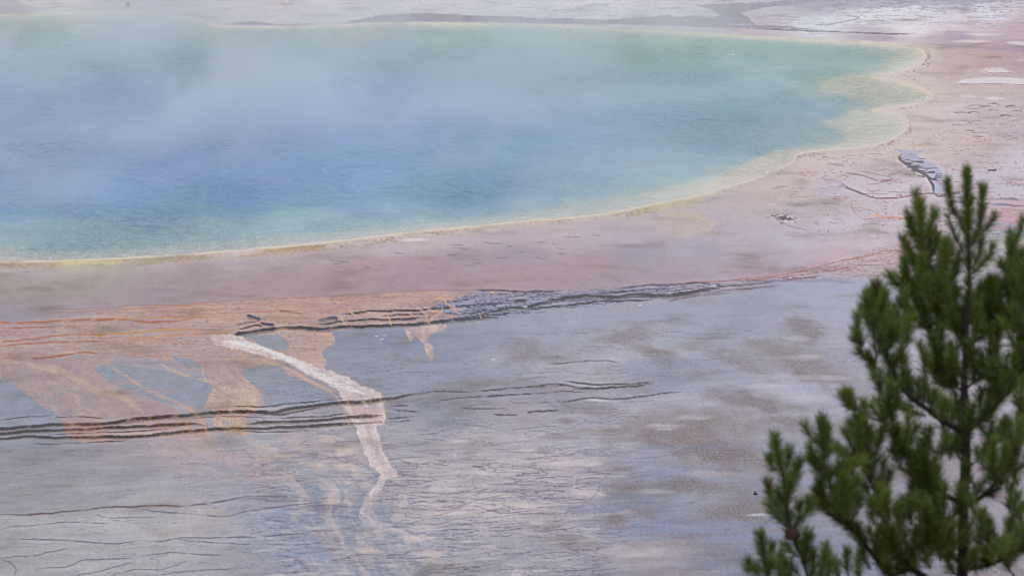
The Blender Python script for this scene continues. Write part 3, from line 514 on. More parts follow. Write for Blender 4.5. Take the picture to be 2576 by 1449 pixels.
    s, m = fill(img, SW, (196,170,164), .5, 9, .8, mask_only=True); m = m * ss(1120, 1060, V[s])
    img[s] += (np.array((194,168,160)) - img[s]) * m[..., None]
    s, m = fill(img, SW, 0, 1, 9, 1.2, mask_only=True); m = lace(s, np.clip(m * 1.1 - .16, 0, 1), 1.0)
    d_in = -sdf(U[s], V[s], np.array(SW)); k = (ss(10, 26, d_in) * ss(940, 1010, V[s]))[..., None]
    cc = np.array([207., 195, 198]) * (1 - k) + np.array([190., 174, 179]) * k + (fbm(X[s] / .3, Y[s] / 1.5, 3, 440) * 12)[..., None]
    img[s] += (cc - img[s]) * (m * (.18 + .82 * ss(1320, 1150, V[s])) * ss(1390, 1350, V[s]) * (.8 + .2 * ss(-.3, .2, fbm(X[s] / .25, Y[s] / .8, 3, 441))) * (.35 + .65 * ss(520, 600, U[s])))[..., None]
    stream = np.zeros(U.shape); stream[s] = m
    cen = np.interp(V[s], [843, 893, 950, 1000, 1060, 1130, 1190, 1235, 1290, 1330, 1380], [560, 700, 830, 915, 925, 945, 978, 935, 925, 975, 1085])
    st_ = fbm((U[s] - cen) / 13 + .8 * W1[s], V[s] / 55, 4, 445); side = ss(.0, .4, st_)
    img[s] += (np.array((186,166,166)) - img[s]) * (m * side * .55 * ss(930, 1010, V[s]))[..., None]
    img[s] += (np.array((218,208,212)) - img[s]) * (m * ss(.05, .4, -st_) * .4)[..., None]
    stroke(img, [(560,858),(620,868),(680,884),(740,912),(800,942),(860,970),(930,998)], 12, (222,210,214), .85, wob=1.6, soft=2.5)
    stroke(img, [(660,905),(720,925),(780,960),(830,985),(860,1015),(880,1050)], 7, (208,176,158), .45, wob=1.2, soft=3)
    blob(img, 1060, 1350, 40, 7, (206,192,192), .7); blob(img, 1085, 1392, 26, 9, (200,186,184), .6); stroke(img, [(1130,1380),(1080,1410),(1040,1440)], 7, (186,176,176), .6, soft=3)
    veins(img, stream * ss(1300, 1250, V), 30, 6, 1.6, (150,140,158), .5, 450, gate=.15)
    # brown gravel flats, lower right
    Q = lambda a, b: (1226.3 + a * .5018, 721.4 + b * .5018)
    BR = (136,126,128)
    GRAV = np.zeros(U.shape)
    for a, b, ru, rv, tl, al in [(170,320,90,48,0,.55),(700,250,120,34,-.15,.6),(850,350,150,36,.45,.6),(1230,370,190,42,.35,.6),(1600,220,100,50,.1,.75),(1400,300,110,26,.2,.6),(1650,400,160,70,.25,.75),(1300,570,180,36,.1,.85),
                             (1000,735,290,56,.02,.95),(1150,690,250,60,0,.5),(1150,860,260,66,.18,.9),(1530,680,130,42,.1,.75),(1050,1000,180,34,.1,.75),(680,990,80,24,0,.65),(640,1165,54,34,.1,.8),(780,1130,66,24,.2,.7),(1250,1130,190,46,0,.8),
                             (970,1242,130,14,0,.6),(1300,1230,160,20,0,.5),(250,505,200,30,.03,.45),(500,600,130,28,.05,.5),(900,1430,160,18,0,.5),(400,665,44,12,0,.7),(880,1045,60,12,.05,.5),(1020,1080,26,6,0,.6),(-160,560,110,60,0,.45),(-120,620,60,30,0,.4),(1250,1300,200,16,0,.25),
                             (1900,700,200,80,0,.6),(2100,900,250,80,0,.6),(1800,900,200,50,0,.5),(2200,1200,260,60,0,.6),(1750,1080,160,60,0,.6),(340,740,90,14,0,.4),(270,825,40,12,0,.5),(2000,500,200,60,0,.5)]:
        q = Q(a, b); s, m = blob(img, q[0], q[1], ru * .55, rv * .58, BR, al * .88, tilt=tl, wob=1.25, edge=.55)
        GRAV[s] = np.maximum(GRAV[s], m)
    blob(img, 1760, 1085, 210, 40, (150,142,143), .6, tilt=.06, wob=1.2, edge=.6); blob(img, 1900, 1180, 200, 22, (152,145,148), .5, tilt=.05, wob=1.2, edge=.6); blob(img, 1990, 900, 150, 30, (150,143,146), .5, tilt=.15, wob=1.2, edge=.6)
    for a, b, ru, rv, al in [(900,700,90,16,.6),(1050,660,90,14,.5),(1600,350,90,16,.5),(1700,450,100,14,.5),(1560,260,60,14,.5),(820,1020,120,12,.4),(540,565,50,8,.8),(1400,500,140,12,.5),(1600,560,100,20,.4),(740,1330,150,32,.6),(1350,1145,80,6,.7),(1430,450,120,14,.35),(1100,940,160,14,.35)]:
        q = Q(a, b); blob(img, q[0], q[1], ru * .5, rv * .5, (192,187,198), al, wob=1.2, edge=.5)
    for a, b, ru, rv, al in [(1000,810,300,16,.5),(660,840,60,60,.35),(860,400,220,30,.35),(1150,520,200,20,.4),(900,480,60,20,.5),(1250,190,120,22,.35),(500,1110,150,20,.4),(800,1240,160,14,.5),(1600,1150,200,14,.3),(1250,915,140,14,.35)]:
        q = Q(a, b); blob(img, q[0], q[1], ru * .5, rv * .5, (138,142,164), al, wob=1.2, edge=.5)
    RIM = [(1640,1010),(1620,1060),(1590,1110),(1572,1150),(1547,1188),(1517,1203),(1497,1243),(1467,1268),(1427,1283),(1418,1312)]
    rs_, rm_ = fill(img, [(p[0] + 2, p[1]) for p in RIM] + [(1500,1330),(1620,1230),(1700,1100),(1720,1020)], (142,142,156), .0, 5, 1.2, mask_only=True); img[rs_] += (np.array((140,140,156)) - img[rs_]) * (rm_ * .55)[..., None]
    GRAV[rs_] = np.maximum(GRAV[rs_], rm_ * .55); stroke(img, RIM[4:], 3, (122,122,138), .5, wob=4, soft=1.5, brk=.3)
    # where the gravel gets its specks, the pale ones painted in as glints
    GRIT_GLINT = np.clip(GRAV + .2 * flat * ss(1500, 1700, U) + .08 * flat, 0, 1)
    gn = fbm(U / 60, V / 9, 3, 462); img += ((np.array((132,130,128)) - img) * (ss(0, .5, gn) * GRAV * .5)[..., None])
    # traced cracks
    CB = (104,84,84)
    for P, w_ in [([(0,1294),(67,1294),(134,1290),(202,1283),(269,1277),(336,1274),(403,1271),(470,1272),(521,1266),(571,1259),(638,1245)], 3.6), ([(333,1276),(403,1287),(470,1291),(521,1296),(571,1297),(605,1289),(672,1279),(739,1269),(823,1262)], 2.4),
                  ([(0,1358),(84,1356),(185,1360),(235,1365),(302,1366),(353,1361),(403,1361),(454,1353),(538,1353),(638,1350),(739,1341),(823,1333)], 2.4), ([(0,1333),(34,1324),(84,1322),(151,1314),(286,1317)], 1.8),
                  ([(-60,1408),(0,1403),(81,1398),(118,1390),(178,1376)], 2), ([(84,1437),(101,1430),(151,1427),(185,1420),(215,1408),(302,1405),(370,1397),(437,1390),(504,1395),(588,1395)], 2.2), ([(150,1452),(235,1439),(302,1422),(336,1412)], 2.2),
                  ([(285,1447),(336,1432),(403,1430),(470,1413)], 2), ([(386,1447),(470,1436),(554,1432),(622,1426)], 2.2), ([(437,1355),(504,1362),(571,1366),(739,1370),(823,1364)], 1.8), ([(235,1300),(240,1296),(286,1302),(400,1301)], 1.6), ([(34,1449),(40,1430),(20,1412),(0,1408)], 2)]:
        stroke(img, P, w_, CB if w_ > 3 else (108,100,114), .72, wob=.9, brk=.1, h=H, drop=.03, soft=1.0)
    for P, w_ in [([(1030,1245),(1080,1250),(1140,1238),(1200,1228)], 2.4), ([(1020,1275),(1070,1282),(1130,1280),(1190,1262),(1280,1240)], 3), ([(1050,1318),(1110,1318),(1160,1304),(1250,1300),(1330,1292),(1410,1300)], 2.4), ([(1060,1306),(1120,1290),(1180,1272),(1260,1288),(1400,1295)], 2.2),
                  ([(1400,1220),(1470,1216),(1520,1216)], 2), ([(1480,1092),(1560,1098)], 2), ([(1540,1048),(1590,1047),(1620,1053)], 2), ([(1000,1166),(1055,1168)], 2), ([(1050,1168),(1060,1180)], 1.8), ([(960,1235),(1010,1240),(1045,1248)], 2)]:
        stroke(img, P, w_, (124,104,106), .45, wob=1.6, brk=.3)
    # lower steps
    B = (80,68,60)
    for P, w_ in [([(-240,1084),(0,1078),(67,1074),(151,1068),(235,1067),(286,1064),(336,1056),(386,1050),(437,1046),(487,1042),(538,1038),(588,1034),(638,1035),(689,1036),(739,1027),(806,1019),(866,1012),(916,1010),(963,1005),(1017,995),(1084,985)], 6),
                  ([(-240,1094),(0,1089),(67,1084),(134,1082),(235,1077),(302,1074),(370,1071),(420,1068),(487,1066),(521,1072)], 5), ([(-240,1104),(0,1101),(67,1097),(118,1098),(202,1099),(302,1098),(370,1096),(420,1089),(470,1084),(521,1080),(588,1077),(655,1077),(773,1071),(866,1066),(960,1060)], 4.6),
                  ([(622,1066),(689,1061),(773,1059),(866,1051),(960,1044)], 4.6), ([(571,1022),(672,1022),(739,1015),(866,1003)], 2.2), ([(638,1036),(706,1041),(756,1034),(806,1024)], 2.4), ([(706,1051),(806,1049),(880,1040)], 2.4),
                  ([(120,1092),(220,1088),(340,1084),(420,1078)], 2.4), ([(480,1052),(580,1046),(660,1050)], 1.8), ([(140,1050),(200,1049),(260,1052)], 1.8), ([(0,1056),(60,1050),(130,1046)], 1.8), ([(80,1116),(200,1114),(320,1106)], 2), ([(600,1084),(700,1086),(760,1080)], 2),
                  ([(1084,985),(1130,984),(1181,986)], 2.4), ([(1280,976),(1340,973),(1420,970)], 2.4), ([(1343,990),(1400,985),(1470,986)], 2.2), ([(1100,1008),(1160,1000),(1222,997)], 2.2), ([(983,1022),(1027,1020)], 2.4), ([(993,1033),(1050,1037)], 3), ([(973,1053),(1040,1048)], 3), ([(960,1064),(1030,1056),(1000,1062)], 2), ([(1181,985),(1235,982),(1280,975)], 3), ([(1222,997),(1296,993),(1343,990)], 3.4),
                  ([(1420,960),(1480,965),(1540,968),(1590,966),(1645,962)], 3.4), ([(1329,972),(1400,966),(1450,973),(1550,974),(1640,966)], 3), ([(1440,978),(1520,976),(1620,970)], 2.6), ([(1403,1012),(1487,1002),(1554,1003),(1638,993),(1716,985)], 2.6), ([(1326,1037),(1363,1035),(1406,1031)], 3.4), ([(1242,1042),(1302,1044)], 3), ([(1155,1027),(1275,1027)], 2.2), ([(1330,1020),(1380,1010)], 1.8), ([(1380,915),(1440,912),(1500,908),(1560,912)], 2)]:
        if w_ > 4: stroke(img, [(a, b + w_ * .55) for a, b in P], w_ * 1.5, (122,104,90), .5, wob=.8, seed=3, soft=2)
        stroke(img, P, w_, B if w_ > 4 or P[0][0] < 900 else (98,76,68), .88, wob=1.0, brk=.12, seed=int(w_ * 2) % 7, h=H, drop=.16 if w_ > 4 else .06, soft=1.1)
    # orange films spilling over the lower steps
    rr = random.Random(9)
    tr = fbm(U / 9 + .6 * W2, V / 12, 4, 470)
    for (a, b, top, bot) in [(160, 260, 1062, 1112), (330, 400, 1046, 1066), (395, 520, 1046, 1100), (545, 632, 1020, 1092), (860, 975, 1000, 1070)]:
        z = ss(a - 8, a + 8, U + 6 * F1) * ss(b + 8, b - 8, U + 6 * F2) * ss(top - 3, top + 3, V) * ss(bot + 3, bot - 3, V)
        z = z * ss(-.1, .25, tr) * ss(.0, .5, ss(150, 95, img.mean(-1)) + .25)
        img += (np.array((176,130,88) if a < 800 else (198,164,136)) - img) * (z * (.35 if a < 300 else .5))[..., None]
    # pinkish stain over the steps at left
    fill(img, [(150,1050),(240,1056),(270,1080),(255,1118),(200,1108),(165,1090)], (178,146,136), .3, 7, 1.0)
    stroke(img, [(470,1020),(500,1050),(518,1080),(524,1110)], 7, (198,162,134), .5, wob=1.5, soft=2.5, brk=.2)
    # bits of white foam
    for q in [(948,846),(968,845),(960,855),(1030,836),(1240,905),(1610,768),(1320,773)]:
        stroke(img, [(q[0]-6,q[1]),(q[0]+6,q[1]-1)], 2.2, (206,206,216), .9, sm=False, wob=.5)
    bl = img.copy()                    # crisper crust: lift the small-scale contrast
    for ax, k_ in ((1, 5), (0, 3)):
        bl = sum(np.roll(bl, i_, axis=ax) for i_ in range(-k_, k_ + 1)) / (2 * k_ + 1)
    img += .42 * (img - bl)
    # overall grain
    img += (GRAIN * (1.6 + 2.6 * ss(740, 860, V)))[..., None] + (F1 * 1.8)[..., None]
    H += .02 * F1 + .012 * FINE * ss(720, 860, V)
    WET = .42 + .3 * ss(100, 140, GRAV * 100 + 60) - .02 * ss(20, 60, SD) * ss(760, 700, V)
    WET = WET + .25 * MAT + .3 * ss(120, 60, V)
    return np.clip(img, 20, 240), H, np.clip(WET, .2, .9), GRIT_GLINT

def paint_water():
    img = idw(WATER_PTS, U + 30 * W1, V + 9 * W2, p=3.6)
    d = -SD + 1.5 * F1
    wid = 14 + 10 * ss(560, 660, V) * 0 + 0 * U
    near_m = ss(300, 360, V)
    m = ss(20, 2, d) * near_m * .85
    img += (np.array((200,200,172)) - img) * m[..., None]
    m = ss(34, 14, d) * near_m * .35
    img += (np.array((170,190,172)) - img) * m[..., None]
    m = ss(7, 1, d) * .9
    img += (np.array((214,209,190)) - img) * m[..., None]
    m = ss(9, 1, d) * (1 - near_m) * ss(1300, 1000, U * 0 + np.abs(U - 1200)) * .6
    img += (np.array((204,194,150)) - img) * m[..., None]
    BL = [(-240,642),(0,640),(300,628),(600,606),(900,577),(1200,549),(1400,522),(1500,506),(1560,497),(1640,482),(1710,466),(1811,437),(1878,407),(1925,390),(1952,378),(1979,377),(2046,373),(2097,365),(2128,350),(2118,330),(2080,312),(2068,303),(2110,298),(2147,294),(2136,282),(2147,278),(2176,276),(2200,270),(2232,256),(2200,246),(2080,233),(2062,215),(2080,202),(2114,193),(2181,188),(2221,175),(2255,158),(2268,144),(2248,129),(2198,121),(2114,116),(2013,108),(1878,100),(1794,95),(1600,88),(1400,78),(1200,73),(933,72),(700,78),(500,64),(386,46),(140,42),(0,52),(-240,70),(-900,70),(-900,642)]
    bd = sdf(U + 4 * F1 + 3 * N1, V + 2.5 * F2 + 1.5 * N2, np.array(BL))
    t_ = np.clip(d / np.maximum(d + np.maximum(bd, 0), 1e-3), 0, 1)[..., None]
    cs = np.array((206.,202,180)) * (1 - t_) + np.array((166.,180,164)) * t_
    cs = cs + (fbm(U / 60, V / 10, 3, 505) * 8)[..., None]
    wm_ = ss(-9, 5, bd) * np.where(V > 280, 1, .85)
    img += (cs - img) * (wm_ * .92)[..., None]
    for q in [(1980,340,130,26),(2180,240,70,10),(2200,330,60,14)]:
        s_, m_ = blob(img, *q, (150,170,170), .35, wob=.5)
    # shelves of pale crust under shallow water at the right
    for P, c, a in [([(2062,212),(2110,197),(2188,190),(2250,203),(2300,222),(2335,240),(2290,256),(2230,262),(2195,266),(2150,250),(2080,228)], (172,178,150), .55),
                    ([(2132,281),(2194,277),(2235,284),(2264,292),(2282,312),(2270,335),(2200,362),(2150,366),(2150,330),(2140,305)], (182,186,162), .5),
                    ([(1946,380),(1990,376),(2010,384),(1990,406),(1920,440),(1860,462),(1760,490),(1740,478),(1850,432),(1900,408),(1935,388)], (192,188,164), .8)]:
        s, m = fill(img, P, c, 1, 5, .35, mask_only=True)
        img[s] += (np.array(c) - img[s]) * (m * a)[..., None]
    img += (np.array((138,160,168)) - img) * (.4 * ss(540, 580, V + .04 * U))[..., None]
    # wind ripple fields: their darker reflection painted into the water's colour
    n = fbm(U / 150, V / 22 + .5 * W1, 4, 500)
    img[..., 1] += .22 * np.clip(img[..., 2] - img[..., 1], 0, 80)
    img *= (1 - .04 * ss(-.1, .4, n) * ss(5, 30, d))[..., None]
    return np.clip(img, 20, 235)
#@@PAINT_END

# ------------------------------------------------------------------ helpers: Blender
def tag(o, label=None, cat=None, group=None, kind=None):
    if label: o["label"] = label
    if cat: o["category"] = cat
    if group: o["group"] = group
    if kind: o["kind"] = kind
    return o
def mesh_np(name, co, quads=None, tris=None, mat=None, smooth_=True, attrs=None, parent=None):
    me = bpy.data.meshes.new(name)
    co = np.asarray(co, np.float32).reshape(-1, 3)
    q = np.zeros((0, 4), int) if quads is None else np.asarray(quads, np.int64)
    t = np.zeros((0, 3), int) if tris is None else np.asarray(tris, np.int64)
    me.vertices.add(len(co)); me.vertices.foreach_set("co", co.ravel())
    nl = len(q) * 4 + len(t) * 3
    me.loops.add(nl); me.loops.foreach_set("vertex_index", np.concatenate([q.ravel(), t.ravel()]).astype(np.int32))
    me.polygons.add(len(q) + len(t))
    ls = np.concatenate([np.arange(len(q)) * 4, len(q) * 4 + np.arange(len(t)) * 3]).astype(np.int32)
    me.polygons.foreach_set("loop_start", ls)
    me.polygons.foreach_set("use_smooth", np.full(len(q) + len(t), smooth_))
    for k, v in (attrs or {}).items():
        if v.ndim == 2:
            a = me.attributes.new(k, 'FLOAT_COLOR', 'POINT')
            a.data.foreach_set("color", np.concatenate([v, np.ones((len(v), 1))], 1).astype(np.float32).ravel())
        else:
            a = me.attributes.new(k, 'FLOAT', 'POINT'); a.data.foreach_set("value", v.astype(np.float32))
    me.update(calc_edges=True)
    o = bpy.data.objects.new(name, me); col.objects.link(o)
    if mat: me.materials.append(mat)
    if parent: o.parent = parent
    return o
def material(name):
    m = bpy.data.materials.new(name); m.use_nodes = True
    nt = m.node_tree; b = nt.nodes.get("Principled BSDF")
    return m, nt, b
def N(nt, t, **k):
    n = nt.nodes.new(t)
    for a, v in k.items(): setattr(n, a, v)
    return n

G_IMG, G_H, G_WET, G_GRIT_GLINT = paint_ground()
W_IMG = paint_water()

# ------------------------------------------------------------------ ground: one sheet
def tv(v): return CAM_H / (SP - v * CP)                       # range along a line of sight
v_core = (CH / 2 - VS) / (CW / 2) * TH; u_core = (US - CW / 2) / (CW / 2) * TH
y_core = (CP + v_core * SP) * tv(v_core)
far_y = y_core[0] * np.array([60, 30, 15, 8, 5, 3.4, 2.5, 2, 1.7, 1.5, 1.36, 1.26, 1.18, 1.12, 1.08, 1.05, 1.025, 1.01])
near_y = y_core[-1] - np.array([.6, 1.5, 3, 5, 8, 12, 17, 23, 30, 36, 42, 48, 52, 56, 60, 64, 70, 76, 82, 88, 94, 100, 106, 112, 118, 122, 126, 130, 134, 138, 144, 152, 165, 190, 240, 400])
yy = np.concatenate([far_y, y_core, near_y])
vfy = lambda y: (y * SP - CAM_H * CP) / (CAM_H * SP + y * CP)
tt = tv(vfy(np.maximum(yy, y_core[-1])))
ext = np.array([.004, .01, .02, .035, .06, .1, .16, .25, .4, .7, 1.2, 2.2, 4, 8])
uu = np.concatenate([u_core[0] - ext[::-1], u_core, u_core[-1] + ext])
GX = uu[None, :] * tt[:, None]; GY = np.repeat(yy[:, None], len(uu), 1)
nf, ne = len(far_y), len(ext)
ri = np.clip(np.arange(len(yy)) - nf, 0, NR - 1); ci = np.clip(np.arange(len(uu)) - ne, 0, NC - 1)
IMG = G_IMG[ri][:, ci]; ZZ = G_H[ri][:, ci].copy(); WT = G_WET[ri][:, ci]; GR = G_GRIT_GLINT[ri][:, ci]
GU = np.repeat((uu / TH * (CW / 2) + CW / 2)[None, :], len(yy), 0)
GV = np.repeat((CH / 2 - vfy(np.maximum(yy, 20)) / TH * (CW / 2))[:, None], len(uu), 1)
outr = np.zeros(GX.shape, bool); outr[:nf] = True; outr[nf + NR:] = True; outr[:, :ne] = True; outr[:, ne + NC:] = True
far_out = np.minimum(1, np.maximum(np.maximum((US[0] - GU) / 250, (GU - US[-1]) / 250), np.maximum((VS[0] - GV) / 60, (y_core[-1] - GY) / 3)))
far_out = np.clip(far_out, 0, 1)
nz = fbm(GX / 14, GY / 14, 4, 600)[..., None]
plain = np.array([164., 160, 168]) + nz * 20 + (fbm(GX / 3, GY / 1.5, 4, 605) * 14)[..., None]
plain = plain + (np.array([134., 124, 122]) - plain) * (ss(.1, .4, fbm(GX / 9, GY / 7, 4, 606)) * .6)[..., None]
IMG = IMG * (1 - far_out[..., None]) + plain * far_out[..., None]
ZZ *= (1 - far_out)
# the basin under the water
SDX = np.full(GX.shape, 99.0); SDX[nf:nf + NR, ne:ne + NC] = SD
lm = outr & (GU < US[0] + 1) & (GU > -2000) & (GV > -60) & (GV < 900)
SDX[lm] = sdf(GU[lm], GV[lm], SH_POLY)
ZZ = ZZ - 2.5 * ss(0, 90, -SDX) - .05 * ss(-1, 5, -SDX) + .006
# the hill the overlook stands on, and low wooded ground far behind
hill = np.clip(33.4 - .466 * np.maximum(GY, 0), 0, None)
hill = np.where(GY < 71.7, hill, 0) * ss(260, 90, np.abs(GX)) + 0
hill += ss(20, 0, hill) * 0
hm = ss(0, 1.5, hill + fbm(GX / 3, GY / 3, 3, 610))
IMG = IMG * (1 - hm[..., None]) + (np.array([112., 100, 84]) + fbm(GX / 1.2, GY / 1.2, 4, 620)[..., None] * 30) * hm[..., None]
ZZ += hill + .25 * hm * fbm(GX / 4, GY / 4, 4, 630)
fm = ss(700, 1400, GY) + ss(500, 1100, np.abs(GX)); fm = np.clip(fm, 0, 1)
IMG = IMG * (1 - fm[..., None]) + (np.array([84., 98, 72]) + nz * 20) * fm[..., None]
ZZ += fm * (30 + 40 * fbm(GX / 900, GY / 900, 3, 640))
nR, nC = GX.shape
idx = np.arange(nR * nC).reshape(nR, nC)
quads = np.stack([idx[:-1, :-1], idx[1:, :-1], idx[1:, 1:], idx[:-1, 1:]], -1).reshape(-1, 4)
gm, nt, b = material("ground_mineral_crust")
ca = N(nt, "ShaderNodeAttribute", attribute_name="crust_colour"); ge = N(nt, "ShaderNodeNewGeometry")
def gnoise(scale, sy, detail, rough=.6):
    m_ = N(nt, "ShaderNodeMapping"); m_.inputs['Scale'].default_value = (scale, scale * sy, scale); nt.links.new(ge.outputs['Position'], m_.inputs[0])
    q_ = N(nt, "ShaderNodeTexNoise"); q_.inputs['Scale'].default_value = 1; q_.inputs['Detail'].default_value = detail; q_.inputs['Roughness'].default_value = rough
    nt.links.new(m_.outputs[0], q_.inputs['Vector']); return q_.outputs[0]
def mrange(src, a_, b_, c_, d_):
    r_ = N(nt, "ShaderNodeMapRange"); nt.links.new(src, r_.inputs[0])
    for k_, v_ in zip((1, 2, 3, 4), (a_, b_, c_, d_)): r_.inputs[k_].default_value = v_
    return r_.outputs[0]
def mathn(op, a_, b_):
    r_ = N(nt, "ShaderNodeMath", operation=op)
    for i_, x_ in enumerate((a_, b_)):
        if isinstance(x_, (int, float)): r_.inputs[i_].default_value = x_
        else: nt.links.new(x_, r_.inputs[i_])
    return r_.outputs[0]
grain = mathn('MULTIPLY', mrange(gnoise(9, .28, 3), .3, .7, .92, 1.08), mrange(gnoise(2.2, .3, 4), .3, .7, .94, 1.06))
vm = N(nt, "ShaderNodeVectorMath", operation='SCALE'); nt.links.new(ca.outputs['Color'], vm.inputs[0]); nt.links.new(grain, vm.inputs['Scale'])
gt = N(nt, "ShaderNodeAttribute", attribute_name="grit_glint")
sp1 = mathn('MULTIPLY', mrange(gnoise(17, .35, 2, .8), .54, .72, 0, .75), gt.outputs['Fac'])  # pale specks: glints on the gravel, mixed into the base colour
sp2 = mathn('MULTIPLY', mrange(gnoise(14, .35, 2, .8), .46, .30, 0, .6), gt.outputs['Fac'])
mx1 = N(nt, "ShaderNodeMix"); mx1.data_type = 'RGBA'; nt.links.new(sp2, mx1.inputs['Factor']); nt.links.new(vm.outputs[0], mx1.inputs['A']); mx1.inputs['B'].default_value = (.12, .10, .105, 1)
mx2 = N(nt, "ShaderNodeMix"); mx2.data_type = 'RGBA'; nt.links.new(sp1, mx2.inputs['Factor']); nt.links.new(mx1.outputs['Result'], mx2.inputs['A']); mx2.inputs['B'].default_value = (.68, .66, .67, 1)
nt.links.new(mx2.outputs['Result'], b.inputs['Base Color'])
wa = N(nt, "ShaderNodeAttribute", attribute_name="dryness"); nt.links.new(wa.outputs['Fac'], b.inputs['Roughness'])
b.inputs['Specular IOR Level'].default_value = .2
ge = N(nt, "ShaderNodeNewGeometry")
n1 = N(nt, "ShaderNodeTexNoise"); n1.inputs['Scale'].default_value = 2.2; n1.inputs['Detail'].default_value = 6; n1.inputs['Roughness'].default_value = .65
nt.links.new(ge.outputs['Position'], n1.inputs['Vector'])
bp = N(nt, "ShaderNodeBump"); bp.inputs['Strength'].default_value = .5; bp.inputs['Distance'].default_value = .05
nt.links.new(n1.outputs[0], bp.inputs['Height']); nt.links.new(bp.outputs[0], b.inputs['Normal'])
ground = mesh_np("ground", np.stack([GX, GY, ZZ], -1), quads, mat=gm, attrs={"crust_colour": albedo(IMG).reshape(-1, 3), "dryness": WT.ravel(), "grit_glint": GR.ravel()})
tag(ground, kind="structure")

# ------------------------------------------------------------------ water
keep = (SDX < 7)
kf = keep[:-1, :-1] | keep[1:, :-1] | keep[1:, 1:] | keep[:-1, 1:]
q = np.stack([idx[:-1, :-1], idx[1:, :-1], idx[1:, 1:], idx[:-1, 1:]], -1)[kf]
used = np.unique(q); remap = np.zeros(nR * nC, int); remap[used] = np.arange(len(used))
WI = W_IMG[ri][:, ci].reshape(-1, 3)[used]
wm, nt, b = material("spring_water")
ca = N(nt, "ShaderNodeAttribute", attribute_name="water_colour"); nt.links.new(ca.outputs['Color'], b.inputs['Base Color'])
b.inputs['Roughness'].default_value = .09
b.inputs['IOR'].default_value = 1.33
ge = N(nt, "ShaderNodeNewGeometry")
mp = N(nt, "ShaderNodeMapping"); mp.inputs['Scale'].default_value = (1, .55, 1); nt.links.new(ge.outputs['Position'], mp.inputs[0])
n1 = N(nt, "ShaderNodeTexNoise"); n1.inputs['Scale'].default_value = 1.7; n1.inputs['Detail'].default_value = 4; n1.inputs['Roughness'].default_value = .6; n1.inputs['Distortion'].default_value = .4
nt.links.new(mp.outputs[0], n1.inputs['Vector'])
n2 = N(nt, "ShaderNodeTexNoise"); n2.inputs['Scale'].default_value = .09; n2.inputs['Detail'].default_value = 4
nt.links.new(mp.outputs[0], n2.inputs['Vector'])
mr = N(nt, "ShaderNodeMapRange"); mr.inputs[1].default_value = .4; mr.inputs[2].default_value = .62; mr.inputs[3].default_value = .12; mr.inputs[4].default_value = 1.0
nt.links.new(n2.outputs[0], mr.inputs[0])
bp = N(nt, "ShaderNodeBump"); bp.inputs['Distance'].default_value = .85
nt.links.new(mr.outputs[0], bp.inputs['Strength']); nt.links.new(n1.outputs[0], bp.inputs['Height']); nt.links.new(bp.outputs[0], b.inputs['Normal'])
wco = np.stack([GX, GY, np.full(GX.shape, -.022)], -1).reshape(-1, 3)[used]
water = mesh_np("water", wco, remap[q], mat=wm, attrs={"water_colour": np.clip((lin(WI) * np.array([1.25, 1.12, 1.05])) / .8, .005, .9)})
tag(water, kind="structure")

